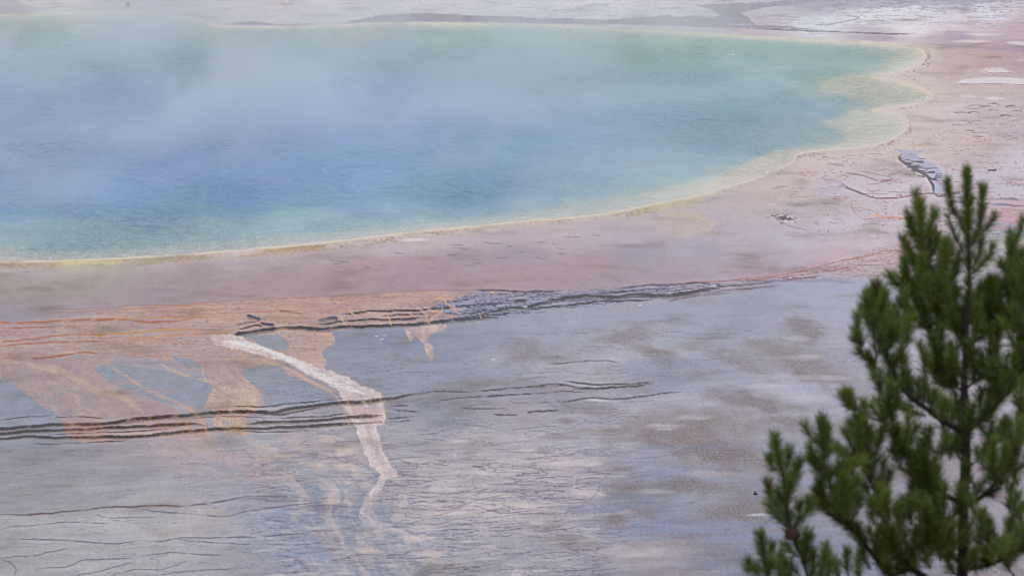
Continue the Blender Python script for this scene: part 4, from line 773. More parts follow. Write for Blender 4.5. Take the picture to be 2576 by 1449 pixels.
# ------------------------------------------------------------------ steam standing over the pool
def steam(name, x0, x1, y0, y1, h, dens, label, plume=False):
    bx = np.array([[x, y, z] for z in (-.01, h) for y in (y0, y1) for x in (x0, x1)])
    fq = [[0, 2, 3, 1], [4, 5, 7, 6], [0, 1, 5, 4], [2, 6, 7, 3], [0, 4, 6, 2], [1, 3, 7, 5]]
    m = bpy.data.materials.new("steam_vapour"); m.use_nodes = True; nt = m.node_tree; nt.nodes.clear()
    o = N(nt, "ShaderNodeOutputMaterial"); pv = N(nt, "ShaderNodeVolumePrincipled"); nt.links.new(pv.outputs[0], o.inputs['Volume'])
    pv.inputs['Color'].default_value = (.965, .985, 1, 1); pv.inputs['Anisotropy'].default_value = .1
    ge = N(nt, "ShaderNodeNewGeometry")
    mp = N(nt, "ShaderNodeMapping"); mp.inputs['Scale'].default_value = (.085, .04, .09); nt.links.new(ge.outputs['Position'], mp.inputs[0])
    n1 = N(nt, "ShaderNodeTexNoise"); n1.inputs['Scale'].default_value = 1.0; n1.inputs['Detail'].default_value = 5; n1.inputs['Roughness'].default_value = .52; n1.inputs['Distortion'].default_value = 1.0
    nt.links.new(mp.outputs[0], n1.inputs['Vector'])
    mr = N(nt, "ShaderNodeMapRange"); mr.inputs[1].default_value = .48; mr.inputs[2].default_value = .60; mr.inputs[3].default_value = .15 if not plume else .7; mr.inputs[4].default_value = 1.0
    nt.links.new(n1.outputs[0], mr.inputs[0])
    sx = N(nt, "ShaderNodeSeparateXYZ"); nt.links.new(ge.outputs['Position'], sx.inputs[0])
    def rng(src, a, bb, c, d):
        r = N(nt, "ShaderNodeMapRange", interpolation_type='SMOOTHSTEP'); r.inputs[1].default_value = a; r.inputs[2].default_value = bb; r.inputs[3].default_value = c; r.inputs[4].default_value = d
        nt.links.new(src, r.inputs[0]); return r.outputs[0]
    def mul(a, bb):
        r = N(nt, "ShaderNodeMath", operation='MULTIPLY'); nt.links.new(a, r.inputs[0])
        if isinstance(bb, float): r.inputs[1].default_value = bb
        else: nt.links.new(bb, r.inputs[1])
        return r.outputs[0]
    if plume:
        cx = N(nt, "ShaderNodeCombineXYZ"); nt.links.new(sx.outputs[0], cx.inputs[0]); nt.links.new(sx.outputs[1], cx.inputs[1])
        vd = N(nt, "ShaderNodeVectorMath", operation='DISTANCE'); nt.links.new(cx.outputs[0], vd.inputs[0]); vd.inputs[1].default_value = ((x0 + x1) / 2, (y0 + y1) / 2, 0)
        f = mul(mr.outputs[0], rng(vd.outputs['Value'], (x1 - x0) * .5, .8, 0, 1))
    else:
        f = mul(mr.outputs[0], rng(sx.outputs[0], 27, 0, .0, 1.0))
        f = mul(f, rng(sx.outputs[1], 198, 234, 0, 1)); f = mul(f, rng(sx.outputs[1], 308, 262, .1, 1))
    f = mul(f, rng(sx.outputs[2], h, 0, 0, 1)); f = mul(f, dens)
    nt.links.new(f, pv.inputs['Density'])
    m.volume_intersection_method if False else None
    s = mesh_np(name, bx, fq, mat=m, smooth_=False)
    tag(s, label, "steam", kind="stuff")
    return s
steam("steam", -60, 28, 195, 319, 4.4, .14, "thin pale blue-white steam drifting low over the whole hot blue pool")
_p = at(470, 55)
steam("steam", _p[0] - 7.5, _p[0] + 7.5, _p[1] - 12.5, _p[1] + 2.5, 7.5, .12, "thicker wisp of steam hiding a stretch of the far shore at upper left", True)
sc.cycles.volume_step_rate = 1.0
sc.cycles.volume_max_steps = 128

# ------------------------------------------------------------------ pine tree
DT = 15.0
ZA = lambda x, y: (1854.6 + .3605 * x, 404 + .3605 * y)
ZB = lambda x, y: (1854.6 + .3605 * x, 926.2 + .3605 * y)
def path3(P, d0, d1, n=5):
    S = smooth(P, n) if len(P) > 2 else np.array([np.array(P[0]) * (1 - t) + np.array(P[1]) * t for t in np.linspace(0, 1, n + 1)])
    L = np.concatenate([[0], np.cumsum(np.hypot(*np.diff(S, axis=0).T))]); L /= L[-1]
    return np.array([near(p[0], p[1], DT + d0 + (d1 - d0) * l) for p, l in zip(S, L)])
def tube(paths, sides=7):
    co, qd = [], []
    for P, rs in paths:
        P = np.asarray(P); base = len(co); n = len(P)
        for i in range(n):
            t = P[min(i + 1, n - 1)] - P[max(i - 1, 0)]; t /= np.linalg.norm(t) + 1e-9
            a = np.cross(t, (0, 1, .1)); a /= np.linalg.norm(a) + 1e-9; bb = np.cross(t, a)
            for k in range(sides):
                an = 2 * math.pi * k / sides
                co.append(P[i] + rs[i] * (math.cos(an) * a + math.sin(an) * bb) * (1 + .08 * math.sin(i * 2.1 + k * 1.7)))
        for i in range(n - 1):
            for k in range(sides):
                k2 = (k + 1) % sides
                qd.append([base + i * sides + k, base + i * sides + k2, base + (i + 1) * sides + k2, base + (i + 1) * sides + k])
    return np.array(co), np.array(qd)
rng_ = np.random.RandomState(5)
ND = dict(o=[], d=[], L=[], c=[])
def needles(P, dens, ln=.046, hue=0.0, tipfan=True):
    """needles round a shoot axis P (3-D polyline), pointing forward along it"""
    P = np.asarray(P); sg = np.diff(P, axis=0); L = np.linalg.norm(sg, axis=1); tot = L.sum()
    n = int(dens * 1.75 * tot) + 1
    s = rng_.uniform(0, 1, n) ** .8; cum = np.concatenate([[0], np.cumsum(L)]) / tot
    i = np.clip(np.searchsorted(cum, s) - 1, 0, len(L) - 1); f = (s - cum[i]) / (cum[i + 1] - cum[i] + 1e-9)
    o = P[i] + sg[i] * f[:, None]; t = sg[i] / (L[i][:, None] + 1e-9)
    r = rng_.normal(size=(n, 3)); r -= (r * t).sum(1)[:, None] * t; r /= np.linalg.norm(r, axis=1)[:, None] + 1e-9
    ang = np.radians(np.clip(rng_.normal(48, 16, n), 8, 95)) * (1 - .35 * s ** 2)
    d = t * np.cos(ang)[:, None] + r * np.sin(ang)[:, None] + np.array([0, 0, .06])
    d /= np.linalg.norm(d, axis=1)[:, None]
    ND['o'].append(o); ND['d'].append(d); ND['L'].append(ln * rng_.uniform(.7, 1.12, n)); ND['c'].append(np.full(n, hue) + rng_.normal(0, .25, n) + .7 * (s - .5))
WOOD = []       # (path, radii) of twigs, collected per branch
def shoot(P, d0, d1, dens=1700, ln=.046, hue=0.0, r=.003, sub=True, start=.0):
    P3 = path3(P, d0, d1)
    n = len(P3); k = int(n * start)
    needles(P3[k:], dens, ln, hue)
    WOOD.append((P3, np.linspace(r * 1.5, r * .6, n)))
    return P3
tree = bpy.data.objects.new("pine_tree", None); col.objects.link(tree)
PXM = DT * TH / (CW / 2)
trunk_px = [(2421, 1520), (2421, 1449), (2423, 1300), (2427, 1200), (2431, 1080), (2427, 1000), (2425, 950), (2430, 870), (2434, 780), (2438, 700), (2437, 600), (2434, 520), (2432, 442)]
T3 = path3(trunk_px, 0, 0, 4)
hb = 33.4 - .466 * (DT * .97)
base = np.array([T3[0][0] + .05, T3[0][1] + .05, hb - .25])
tree.location = base
low = np.array([base * (1 - t) + T3[0] * t + np.array([.04 * math.sin(3 * t), 0, 0]) for t in np.linspace(0, .93, 12)])
kk = np.array([14.5, 13.8, 13, 12.3, 11.5, 10.2, 9, 7.4, 5.6, 4.2, 3.2, 2.4, 1.5]) * PXM
rad = np.interp(np.linspace(0, 1, len(T3)), np.linspace(0, 1, len(kk)), kk)
trk = np.vstack([low, T3]); trr = np.concatenate([np.linspace(.062, .0205, 12), rad])
bark, nt, b = material("pine_bark")
ge = N(nt, "ShaderNodeNewGeometry"); mp = N(nt, "ShaderNodeMapping"); mp.inputs['Scale'].default_value = (60, 60, 22); nt.links.new(ge.outputs['Position'], mp.inputs[0])
n1 = N(nt, "ShaderNodeTexNoise"); n1.inputs['Detail'].default_value = 5; nt.links.new(mp.outputs[0], n1.inputs[0])
cr = N(nt, "ShaderNodeValToRGB"); cr.color_ramp.elements[0].position = .35; cr.color_ramp.elements[0].color = (.016, .013, .012, 1); cr.color_ramp.elements[1].position = .7; cr.color_ramp.elements[1].color = (.062, .050, .048, 1)
nt.links.new(n1.outputs[0], cr.inputs[0]); nt.links.new(cr.outputs[0], b.inputs['Base Color']); b.inputs['Roughness'].default_value = .9
bp = N(nt, "ShaderNodeBump"); bp.inputs['Strength'].default_value = .8; bp.inputs['Distance'].default_value = .006; nt.links.new(n1.outputs[0], bp.inputs['Height']); nt.links.new(bp.outputs[0], b.inputs['Normal'])
twigm, nt, b = material("pine_twig"); b.inputs['Base Color'].default_value = (.085, .045, .038, 1); b.inputs['Roughness'].default_value = .8
def loc(a): return np.asarray(a) - base
c_, q_ = tube([(loc(trk), trr)], 12)
mesh_np("trunk", c_, q_, mat=bark, parent=tree)
tag(tree, "young green pine with upswept shoots and slim dark trunk rising in the right foreground", "tree")

# limbs: (path, start depth, end depth, radius px at start, at end)
LIMBS = [
 ([(2412,968), ZB(1440,20), (2352,915), ZA(1400,1030), ZA(1370,900), ZA(1340,800), ZA(1305,660), ZA(1285,520), ZA(1272,320)], .02, .10, 6, 1.6),   # second leader, upper left
 ([ZB(1560,440), ZB(1440,370), ZB(1330,290), ZB(1220,210), ZB(1120,100), ZB(1085,0), ZA(1060,1400), ZA(1010,1270)], -.02, -.25, 9, 3),            # long left limb
 ([ZB(1540,930), ZB(1480,900), ZB(1380,840), ZB(1250,690), ZB(1150,540), ZB(1090,400), ZB(1065,260)], .0, -.3, 8, 3),
 ([ZB(1570,1560), ZB(1400,1500), ZB(1200,1400), ZB(1080,1440), ZB(960,1320), ZB(880,1210), ZB(780,1090), ZB(670,1030), ZB(600,950), ZB(575,880)], .0, -.35, 9, 2.5),
 ([ZB(780,1090), ZB(700,920), ZB(650,830), ZB(622,700), ZB(602,600), ZB(592,370)], -.3, -.4, 4, 1.6),
 ([ZB(1100,1250), ZB(1000,1000), ZB(960,870), ZB(900,700), ZB(860,600), ZB(845,360)], -.1, -.2, 5, 1.6),
 ([ZB(1060,390), ZB(1000,370), ZB(920,340), ZB(850,300), ZB(760,175)], -.15, -.3, 4, 1.5),
 ([ZB(520,1520), ZB(450,1320), ZB(385,1160), ZB(350,1000), ZB(342,900), ZB(315,720), ZB(285,620), ZB(265,490)], -.45, -.55, 5, 1.8),
 ([ZB(230,1500), ZB(195,1370), ZB(180,1270), ZB(158,1165)], -.5, -.6, 3, 1.5),
 ([ZB(1600,440), ZB(1700,360), ZB(1830,220), ZB(1940,130), ZB(1975,0), ZA(1985,1300)], .0, .2, 8, 3),
 ([ZB(1940,130), ZA(1935,1400), ZA(1920,1250), ZA(1930,1000), ZA(1918,760), ZA(1915,570)], .15, .25, 4, 1.6),
 ([ZB(1600,960), ZB(1700,900), ZB(1820,780), ZB(1900,660), ZB(1960,540), ZB(2000,430), ZB(2040,200)], .0, -.2, 7, 4),
 ([ZB(1590,1400), ZB(1750,1370), ZB(1880,1320), ZB(2001,1230), ZB(2100,1100)], .0, -.25, 6, 4),
 ([ZB(1560,150), ZB(1490,105), ZB(1430,60), ZB(1380,0)], .0, .25, 4, 1.6),
 ([ZB(1585,150), ZB(1660,90), ZB(1740,40), ZA(1800,1360), ZA(1800,1150), ZA(1780,950), ZA(1775,850)], .0, .3, 4.5, 1.6),
 ([ZA(1620,1300), ZA(1700,1230), ZA(1780,1160), ZA(1850,1100)], .05, .3, 3.5, 1.6),
 ([ZA(1590,1190), ZA(1500,1130), ZA(1450,1100), ZA(1380,1050)], .05, .2, 4, 1.6),
 ([ZA(1060,1400), ZA(1020,1250), ZA(970,1150), ZA(955,1050), ZA(965,900), ZA(975,860)], -.2, -.25, 3, 1.6),
 ([ZA(960,1449), ZA(970,1370), ZA(958,1300), ZA(955,1180), ZA(965,1000)], -.3, -.2, 3, 1.6),
 ([ZA(1440,1200), ZA(1330,1180), ZA(1300,1130), ZA(1270,900), ZA(1280,780)], .1, .2, 3.5, 1.6),
 ([ZB(1560,640), ZB(1500,560), ZB(1400,590), ZB(1340,560)], .0, .2, 4, 1.6),
 ([ZB(1600,700), ZB(1680,640), ZB(1760,560), ZB(1800,460)], .0, .3, 3, 1.6),
 ([ZB(1540,1090), ZB(1450,1060), ZB(1380,1000), ZB(1330,830), ZB(1300,540)], .0, -.3, 4.5, 1.6),
 ([ZB(1540,1350), ZB(1430,1240), ZB(1330,1200), ZB(1330,1050)], -.02, -.35, 4, 1.6),
 ([ZB(1960,1480), ZB(1780,1250), ZB(1735,1120), ZB(1702,1015)], -.1, -.2, 3, 1.4),
 ([ZB(1300,1500), ZB(1180,1350), ZB(1090,1270), ZB(1080,1120)], -.1, -.3, 4, 1.8),
 ([ZA(2010,1449), ZA(2020,1200), ZA(2010,980), ZA(2000,850)], .0, .1, 4, 1.8),
]
branches = []
for P, d0, d1, r0, r1 in LIMBS:
    P3 = path3(P, d0, d1, 4); n = len(P3)
    branches.append((P, P3, np.linspace(r0, r1, n) * PXM * .9, d0, d1))
# traced shoots: (path base..tip, depth, density, hue)
S = []
def sh(P, d=0.0, dens=1900, hue=0.0, ln=.046, start=0.0, **k): S.append((P, d, dens, hue, ln, start))
sh([ZA(1608,330), ZA(1604,75)], 0, 2600, .3, .040); sh([ZA(1612,560), ZA(1608,300)], 0, 2600, .35, .052)
sh([ZA(1614,900), ZA(1612,560)], 0, 1500, -.1, .05); sh([ZA(1612,1050), ZA(1612,880)], 0, 1100, -.3, .05)
sh([ZA(1600,520), ZA(1555,420), ZA(1500,330), ZA(1468,160)], .03, 1700, 0, .04); sh([ZA(1620,620), ZA(1690,480), ZA(1702,350), ZA(1716,200)], -.03, 1900, -.1, .042)
sh([ZA(1690,520), ZA(1760,450), ZA(1796,385)], -.02, 1400, 0, .038); sh([ZA(1580,640), ZA(1500,480), ZA(1472,400)], .04, 900, -.2, .04)
sh([ZA(1625,800), ZA(1740,690), ZA(1782,605)], -.04, 1600, .1, .042); sh([ZA(1640,760), ZA(1690,640), ZA(1700,560)], .03, 1300, 0)
for P in [[(1290,640),(1282,480),(1273,300)], [(1310,560),(1360,440),(1378,365)], [(1290,600),(1215,490),(1202,440)], [(1310,720),(1200,650),(1160,560)], [(1330,700),(1380,620),(1398,525)],
          [(1400,960),(1445,760),(1462,570)], [(1440,800),(1470,700),(1480,600)], [(1420,800),(1440,680),(1440,590)], [(1290,920),(1190,820),(1162,700)], [(1240,900),(1130,880),(1072,812)], [(1200,900),(1170,820),(1175,740)], [(1290,1000),(1268,860),(1275,760)],
          [(1330,1180),(1200,1070),(1135,985)], [(1260,1120),(1180,1000),(1170,930)], [(1210,1110),(1140,1110),(1105,1050)], [(1320,900),(1290,760),(1290,680)], [(1360,820),(1330,700),(1330,620)], [(1480,1030),(1450,900),(1450,820)], [(1340,1000),(1320,900),(1330,830)], [(1410,1080),(1480,1010),(1520,930)]]:
    sh([ZA(*p) for p in P], rng_.uniform(-.05, .2), 1900, rng_.uniform(-.1, .35))
for P in [[(960,1150),(958,1000),(968,890)], [(960,1120),(920,1020),(915,930)], [(965,1120),(1010,1020),(1030,940)], [(955,1150),(900,1100),(880,1040)], [(980,1100),(1000,980),(1010,910)], [(960,1250),(935,1130),(930,1060)], [(880,1290),(840,1190),(838,1100)], [(870,1300),(835,1260),(822,1245)], [(960,1400),(880,1360),(855,1330)],
          [(1000,1270),(990,1150),(998,1080)], [(1050,1330),(1075,1230),(1072,1160)], [(1020,1290),(1030,1180),(1040,1110)], [(960,1449),(940,1400),(925,1380)], [(1150,1449),(1150,1380),(1140,1340)], [(1060,1300),(1110,1220),(1130,1160)], [(1180,1300),(1190,1200),(1195,1120)]]:
    sh([ZA(*p) for p in P], rng_.uniform(-.3, -.15), 2100, rng_.uniform(-.1, .3))
for P in [[(1918,720),(1916,570)], [(1925,900),(1915,780),(1912,660)], [(1915,820),(1870,760),(1848,722)], [(1925,800),(1975,720),(1998,650)], [(1930,1050),(1925,950),(1930,860)], [(1900,1000),(1880,880),(1890,790)], [(1940,950),(1985,850),(1995,770)], [(1930,1200),(1960,1080),(1970,980)], [(1790,1050),(1782,950),(1776,835)], [(1790,1100),(1745,950),(1750,870)], [(1795,1100),(1820,980),(1818,890)], [(1800,1200),(1760,1080),(1740,990)],
          [(1800,1250),(1840,1130),(1850,1040)], [(1850,1180),(1900,1120),(1900,1050)], [(1700,1230),(1720,1130),(1700,1060)], [(1650,1250),(1680,1120),(1670,1030)], [(1590,1280),(1560,1160),(1570,1060)], [(1540,1200),(1500,1120),(1510,1040)], [(1650,1060),(1680,960),(1700,880)], [(2000,1100),(2010,980),(2005,880)], [(1980,1300),(1960,1200),(1950,1120)], [(1760,1449),(1720,1400),(1700,1360)], [(1990,1449),(1975,1380),(1980,1310)]]:
    sh([ZA(*p) for p in P], rng_.uniform(.0, .3), 1900, rng_.uniform(-.2, .3))
for P in [[(285,640),(266,560),(264,485)], [(300,720),(240,680),(222,630)], [(315,740),(355,650),(362,575)], [(300,700),(285,640),(300,600)], [(340,880),(390,760),(432,645)], [(350,870),(400,760),(412,700)], [(340,900),(350,830),(375,760)], [(320,1010),(240,900),(216,805)], [(340,1100),(250,1000),(222,960)], [(345,1080),(330,980),(340,900)], [(370,1160),(430,1060),(490,990),(505,930)], [(440,1040),(430,990),(440,950)], [(375,1180),(350,1110),(360,1040)], [(340,960),(300,900),(280,860)], [(490,1010),(510,980),(525,950)],
          [(200,1400),(175,1260),(158,1165)], [(190,1400),(100,1380),(80,1350)], [(195,1360),(230,1300),(238,1240)], [(170,1449),(120,1400),(90,1400)], [(220,1500),(210,1420),(215,1360)], [(430,1320),(370,1270),(340,1230)], [(420,1280),(420,1200),(400,1150)], [(450,1330),(480,1240),(500,1190)], [(400,1500),(330,1400),(300,1310)], [(440,1449),(380,1380),(340,1350)], [(470,1400),(480,1300),(470,1220)], [(500,1480),(530,1380),(530,1290)], [(540,1500),(590,1400),(610,1300)], [(620,1500),(640,1380),(620,1250)], [(360,1500),(310,1440),(280,1380)],
          [(610,620),(592,480),(590,355)], [(608,700),(550,620),(515,560)], [(612,720),(560,690),(510,620)], [(605,560),(630,480),(625,420)], [(610,640),(640,570),(625,520)], [(620,780),(560,700),(530,650)], [(600,960),(580,870),(578,810)], [(640,1020),(600,960),(570,930)], [(700,940),(770,700),(860,650)], [(650,740),(740,680),(850,640)], [(740,1060),(735,900),(740,770)], [(700,1040),(690,930),(690,850)], [(770,1060),(780,920),(775,830)], [(760,900),(800,830),(840,780)], [(700,820),(720,730),(720,680)], [(800,1080),(820,980),(830,900)], [(860,980),(850,900),(830,870)], [(660,860),(640,780),(650,730)],
          [(860,600),(845,470),(842,350)], [(850,620),(790,520),(762,450)], [(845,640),(760,600),(705,560)], [(780,620),(720,590),(700,570)], [(900,560),(890,460),(880,390)], [(920,560),(930,480),(925,430)], [(860,520),(880,440),(870,380)], [(830,290),(780,240),(740,200)], [(820,300),(770,240),(775,180)], [(930,330),(890,290),(880,250)], [(1000,360),(960,310),(940,270)], [(1010,1060),(1000,940),(1000,850)], [(960,1100),(940,1010),(950,930)], [(1060,1060),(1040,960),(1045,880)]]:
    sh([ZB(*p) for p in P], rng_.uniform(-.5, -.3), 1800, rng_.uniform(-.2, .25) + (.7 if P[0] in ((700, 940), (650, 740)) else 0))
for P in [[(1070,240),(1060,140),(1065,70)], [(1100,300),(1120,220),(1110,150)], [(1020,230),(990,120),(1000,40)], [(980,120),(950,40),(940,0)], [(1330,760),(1295,620),(1288,520)], [(1330,800),(1270,700),(1260,620)], [(1350,800),(1370,700),(1380,640)], [(1300,900),(1240,960),(1180,950)], [(1290,950),(1210,930),(1180,940)], [(1400,1000),(1390,900),(1400,820)], [(1450,1040),(1440,940),(1450,850)], [(1340,1250),(1340,1130),(1345,1060)], [(1320,1300),(1260,1220),(1240,1160)], [(1370,1280),(1410,1200),(1420,1150)], [(1350,1400),(1310,1300),(1300,1240)], [(1420,1350),(1400,1250),(1390,1200)],
          [(1560,930),(1565,860),(1575,830)], [(1480,640),(1490,560),(1500,520)], [(1420,610),(1450,560),(1460,500)], [(1540,1449),(1480,1380),(1460,1330)], [(1590,1400),(1640,1330),(1660,1280)], [(1720,1180),(1700,1090),(1702,1015)], [(1770,1240),(1750,1150),(1750,1090)], [(1740,1200),(1700,1180),(1690,1140)], [(1870,470),(1860,410),(1872,355)], [(1790,700),(1780,600),(1795,520)], [(1760,800),(1770,700),(1780,620)], [(1820,760),(1860,650),(1870,560)], [(1900,640),(1900,560),(1910,500)], [(1850,520),(1830,450),(1850,400)], [(1950,560),(1960,460),(1970,380)], [(1960,820),(1930,720),(1920,650)], [(1900,1000),(1900,900),(1910,820)], [(1960,1050),(1940,960),(1950,880)], [(1980,1150),(1975,1060),(1990,960)],
          [(1850,1330),(1850,1250),(1870,1190)], [(1950,1290),(1940,1200),(1950,1130)], [(1800,1380),(1790,1300),(1800,1240)], [(1900,1400),(1900,1320),(1920,1250)], [(1990,1300),(1995,1200),(1998,1120)], [(1990,300),(1985,200),(1990,100)], [(1980,450),(1985,350),(1990,260)], [(1430,130),(1400,60),(1400,0)], [(1500,150),(1480,80),(1500,20)], [(1660,120),(1660,60),(1680,0)], [(1700,330),(1690,240),(1700,160)], [(1780,260),(1770,180),(1790,100)], [(1860,200),(1850,120),(1870,50)], [(1340,330),(1370,240),(1380,170)], [(1430,380),(1430,300),(1450,230)], [(1260,260),(1270,180),(1260,110)], [(1180,190),(1190,110),(1180,40)], [(1490,420),(1500,330),(1520,260)], [(1560,430),(1550,340),(1560,270)], [(1620,420),(1640,330),(1640,260)], [(1240,270),(1140,250),(1070,270)], [(1320,330),(1240,320),(1160,280)], [(1200,560),(1220,470),(1240,420)], [(1150,640),(1120,560),(1110,500)], [(1270,740),(1200,640),(1190,560)], [(1140,1130),(1120,1030),(1140,940)], [(1220,1100),(1200,1010),(1210,930)], [(1090,1250),(1060,1180),(1060,1120)], [(1160,1380),(1120,1290),(1120,1230)], [(1030,1400),(1000,1300),(1010,1230)], [(930,1400),(880,1320),(870,1240)], [(860,1480),(840,1400),(850,1330)], [(780,1449),(760,1370),(770,1290)], [(720,1480),(690,1400),(670,1340)]]:
    sh([ZB(*p) for p in P], rng_.uniform(-.35, .35), 1700, rng_.uniform(-.3, .25))
for P, d, dens, hue, ln, st in S:
    shoot(P, d, d + rng_.uniform(-.03, .03), dens, ln, hue, .0022)
# short side shoots growing along every limb
def px_len(v): return v / PXM
for bi, (P, P3, rs, d0, d1) in enumerate(branches):
    outer = bi in (4, 6, 7, 8, 17, 18, 24)
    L = np.concatenate([[0], np.cumsum(np.linalg.norm(np.diff(P3, axis=0), axis=1))])
    s = L[-1] * .12
    while s < L[-1]:
        i = min(np.searchsorted(L, s), len(P3) - 1); t = P3[i] - P3[i - 1]; t /= np.linalg.norm(t)
        r = rng_.normal(size=3); r[1] *= 1.6; r /= np.linalg.norm(r)
        d = t * .5 + r * .8 + np.array([0, 0, .55]); d /= np.linalg.norm(d)
        l = rng_.uniform(.045, .11) * (1.0 if s > L[-1] * .3 else 1.15)
        a = P3[i]; m_ = a + d * l * .5 + r * .004; e = a + d * l + np.array([0, 0, .25 * l])
        pp = np.array([a, m_, e])
        fr = s / L[-1]
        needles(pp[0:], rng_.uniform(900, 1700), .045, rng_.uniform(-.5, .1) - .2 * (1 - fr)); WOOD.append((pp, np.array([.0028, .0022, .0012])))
        s += rng_.uniform(.042, .09) * (3.2 if outer else 1)
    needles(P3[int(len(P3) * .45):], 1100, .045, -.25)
INNER = [0, 1, 2, 3, 5, 9, 11, 12, 13, 14, 15, 16, 19, 20, 22, 23, 25, 26]
for k in range(125):                 # fill shoots inside the crown
    P, P3, rs, d0, d1 = branches[INNER[rng_.randint(len(INNER))]]
    i = rng_.randint(int(len(P3) * .15), int(len(P3) * .75)); a = P3[i]
    r = rng_.normal(size=3); r[2] = abs(r[2]) * .8; r /= np.linalg.norm(r)
    m_ = a + r * rng_.uniform(.03, .09); e = m_ + (r * .5 + np.array([0, 0, .8])) * rng_.uniform(.06, .10)
    pp = np.array([a, m_, e]); needles(pp, 1000, .047, rng_.uniform(-.4, .3)); WOOD.append((pp, np.array([.0028, .0022, .0012])))
# lower crown, below the frame: whorls of limbs with shoots down the stem
LOWB = []
for k in range(26):
    z = T3[0][2] - .15 - k * .12; an = k * 2.4; ln = .55 + .03 * k + .15 * rng_.rand()
    if z < base[2] + 1.3: break
    f = (z - base[2]) / (T3[0][2] - base[2]); o = base * (1 - f) + T3[0] * f
    pts = [o + np.array([math.cos(an), math.sin(an), 0]) * ln * t + np.array([0, 0, ln * (.12 * t + .45 * t * t)]) for t in np.linspace(0, 1, 7)]
    if max(p[2] - (CAM_H - .2545 * p[1] - .1) for p in pts) > 0: continue
    LOWB.append((np.array(pts), np.linspace(.009, .002, 7)))
    for t in np.linspace(.35, 1, 7):
        i = min(int(t * 6), 5); a = pts[i] + (pts[i + 1] - pts[i]) * (t * 6 - i)
        dr = np.array([math.cos(an) + rng_.normal(0, .6), math.sin(an) + rng_.normal(0, .6), .9]); dr /= np.linalg.norm(dr)
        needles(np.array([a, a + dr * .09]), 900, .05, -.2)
tip = lambda P, n: P[-n:]
for P, P3, rs, d0, d1 in branches:
    mesh_np("branch", *tube([(loc(P3), rs)], 7), mat=bark, parent=tree)
for P3, rs in LOWB:
    mesh_np("branch", *tube([(loc(P3), rs)], 6), mat=bark, parent=tree)
tw_c, tw_q = tube([(loc(p), r) for p, r in WOOD], 5)
# needles as narrow curved blades
o = np.vstack(ND['o']); d = np.vstack(ND['d']); Ln = np.concatenate(ND['L']); hu = np.concatenate(ND['c'])
n = len(o); sd = rng_.normal(size=(n, 3)); sd = np.cross(d, sd); sd /= np.linalg.norm(sd, axis=1)[:, None]
bend = rng_.normal(size=(n, 3)) * .05 + np.array([0, 0, .05])
wd = .0009
mid = o + d * (Ln * .55)[:, None]; tp_ = o + (d + bend) * Ln[:, None]
co = np.stack([o - sd * wd * .7, o + sd * wd * .7, mid - sd * wd, mid + sd * wd, tp_], 1) - base
ii = np.arange(n)[:, None] * 5
qd = ii + np.array([[0, 1, 3, 2]]); tr_ = ii + np.array([[2, 3, 4]])
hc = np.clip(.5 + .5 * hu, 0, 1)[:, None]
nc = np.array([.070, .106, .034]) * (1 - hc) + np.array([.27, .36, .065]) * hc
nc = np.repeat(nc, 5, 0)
nm, nt, b = material("pine_needles")
ca = N(nt, "ShaderNodeAttribute", attribute_name="needle_colour"); nt.links.new(ca.outputs['Color'], b.inputs['Base Color']); b.inputs['Roughness'].default_value = .5
b.inputs['Specular IOR Level'].default_value = .35
nt_ = len(tw_c)                 # the crown: twigs and their needles
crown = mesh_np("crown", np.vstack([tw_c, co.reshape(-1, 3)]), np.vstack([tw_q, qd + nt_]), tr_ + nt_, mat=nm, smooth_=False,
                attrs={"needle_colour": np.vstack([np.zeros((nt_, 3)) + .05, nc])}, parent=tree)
crown.data.materials.append(twigm)
mi = np.zeros(len(crown.data.polygons), np.int32); mi[:len(tw_q)] = 1
crown.data.polygons.foreach_set("material_index", mi)
print("needles", n)
# cones
def cone(p, r, ax):
    co, q2 = [], []
    ax = np.array(ax, float); ax /= np.linalg.norm(ax); a = np.cross(ax, (0, 1, 0)); a /= np.linalg.norm(a); bb = np.cross(ax, a)
    rings = 9; sd_ = 12
    for i in range(rings):
        t = i / (rings - 1); rr_ = r * math.sin(math.pi * min(.97, t * .9 + .06)) ** .7 * (1 + .18 * (i % 2))
        for k in range(sd_):
            an = 2 * math.pi * (k + .5 * (i % 2)) / sd_; s_ = 1 + .15 * ((k + i) % 2)
            co.append(np.array(p) + ax * (t - .5) * 2.6 * r + (math.cos(an) * a + math.sin(an) * bb) * rr_ * s_)
    for i in range(rings - 1):
        for k in range(sd_):
            q2.append([i * sd_ + k, i * sd_ + (k + 1) % sd_, (i + 1) * sd_ + (k + 1) % sd_, (i + 1) * sd_ + k])
    return np.array(co), np.array(q2)
cm, nt, b = material("pine_cone_scales"); b.inputs['Base Color'].default_value = (.07, .032, .022, 1); b.inputs['Roughness'].default_value = .8
for q, dd, r in [(ZB(375,1150), -.5, .018), (ZB(395,1165), -.52, .014), (ZB(832,580), -.35, .014), (ZA(975,868), -.27, .010), (ZB(217,815), -.6, .009)]:
    p = near(q[0], q[1], DT + dd)
    c_, q_ = cone(loc(p), r, (.5, -.2, .8)); mesh_np("pine_cone", c_, q_, mat=cm, smooth_=False, parent=tree)

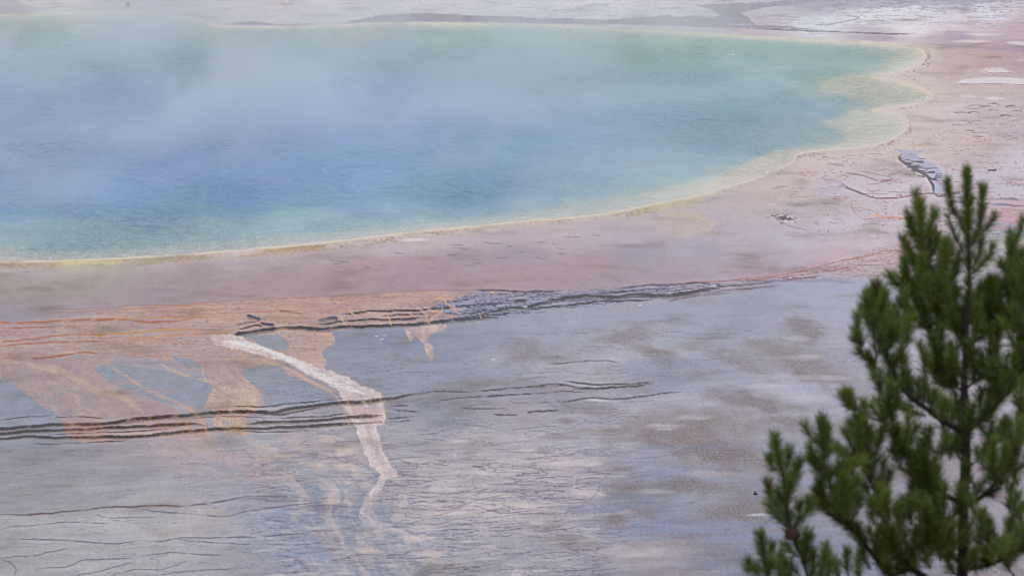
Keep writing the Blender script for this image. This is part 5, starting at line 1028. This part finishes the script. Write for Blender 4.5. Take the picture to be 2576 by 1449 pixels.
# ------------------------------------------------------------------ small things on the flats
rock_m, nt, b = material("dark_rock"); b.inputs['Base Color'].default_value = (.06, .045, .03, 1); b.inputs['Roughness'].default_value = .9
p = at(1900.5, 1244)
rr = np.random.RandomState(3)
def lump(name, prof, mat, p, parent=None):      # rings of (z, rx, ry, dx)
    co, qd = [], []; n = 12
    for i, (z, rx, ry, dx) in enumerate(prof):
        for k in range(n):
            an = 2 * math.pi * k / n; f = 1 + rr.uniform(-.13, .13)
            co.append((p[0] + dx + rx * f * math.cos(an), p[1] + ry * f * math.sin(an), p[2] + z))
    for i in range(len(prof) - 1):
        for k in range(n): qd.append([i * n + k, i * n + (k + 1) % n, (i + 1) * n + (k + 1) % n, (i + 1) * n + k])
    return mesh_np(name, co, qd, mat=mat, smooth_=False, parent=parent)
r1 = lump("rock", [(-.02, .085, .07, .005), (.02, .09, .07, .005), (.05, .05, .05, -.01), (.08, .035, .035, -.005), (.11, .02, .02, .0), (.13, .002, .002, .0)], rock_m, p)
tag(r1, "small dark brown pointed rock alone on the pale wet flat left of the pine", "rock")
p = at(2495, 431.5)
wdm, nt, b = material("driftwood"); b.inputs['Base Color'].default_value = (.12, .085, .085, 1); b.inputs['Roughness'].default_value = .9
lg = [np.array([p[0] + t * .42 - .21, p[1] + .12 * t, .045 + .012 * math.sin(5 * t)]) for t in np.linspace(0, 1, 8)]
kn = [np.array([p[0] + .17, p[1] + .1, .05]), np.array([p[0] + .2, p[1] + .05, .12]), np.array([p[0] + .22, p[1] + .0, .15])]
c_, q_ = tube([(np.array(lg), [.02, .038, .034, .03, .032, .034, .04, .02]), (np.array(kn), [.02, .015, .008])], 8)
tag(mesh_np("log", c_, q_, mat=wdm), "short dark driftwood log lying on the pale pink flat above the pine top", "log")
# dark shrub beyond the far shore
p = at(321, 22)
sb = bpy.data.objects.new("shrub", None); col.objects.link(sb); sb.location = p
tag(sb, "small dark lone shrub on a reddish base beyond the far shore at left", "shrub")
stm, nt, b = material("shrub_stem"); b.inputs['Base Color'].default_value = (.10, .05, .04, 1)
c_, q_ = tube([(np.array([[0, 0, -.05], [.01, 0, .1], [.0, 0, .25]]), [.07, .06, .03]), (np.array([[0, 0, .02], [.07, 0, .14], [.12, 0, .2]]), [.03, .02, .01])], 7)
mesh_np("stem", c_, q_, mat=stm, parent=sb)
n = 1500; r3 = np.random.RandomState(8)
dd = r3.normal(size=(n, 3)); dd /= np.linalg.norm(dd, axis=1)[:, None]; cc = dd * (r3.uniform(0, 1, n) ** .5)[:, None] * np.array([.16, .14, .15]) + np.array([.02, 0, .27]); cc[:, 0] += (cc[:, 2] - .27) * -.3
a1 = r3.normal(size=(n, 3)) * .022; a2 = r3.normal(size=(n, 3)) * .022
co = np.stack([cc, cc + a1, cc + a2], 1).reshape(-1, 3)
sm_, nt, b = material("shrub_leaves"); b.inputs['Base Color'].default_value = (.035, .04, .03, 1)
mesh_np("foliage", co, None, np.arange(n * 3).reshape(-1, 3), mat=sm_, smooth_=False, parent=sb)
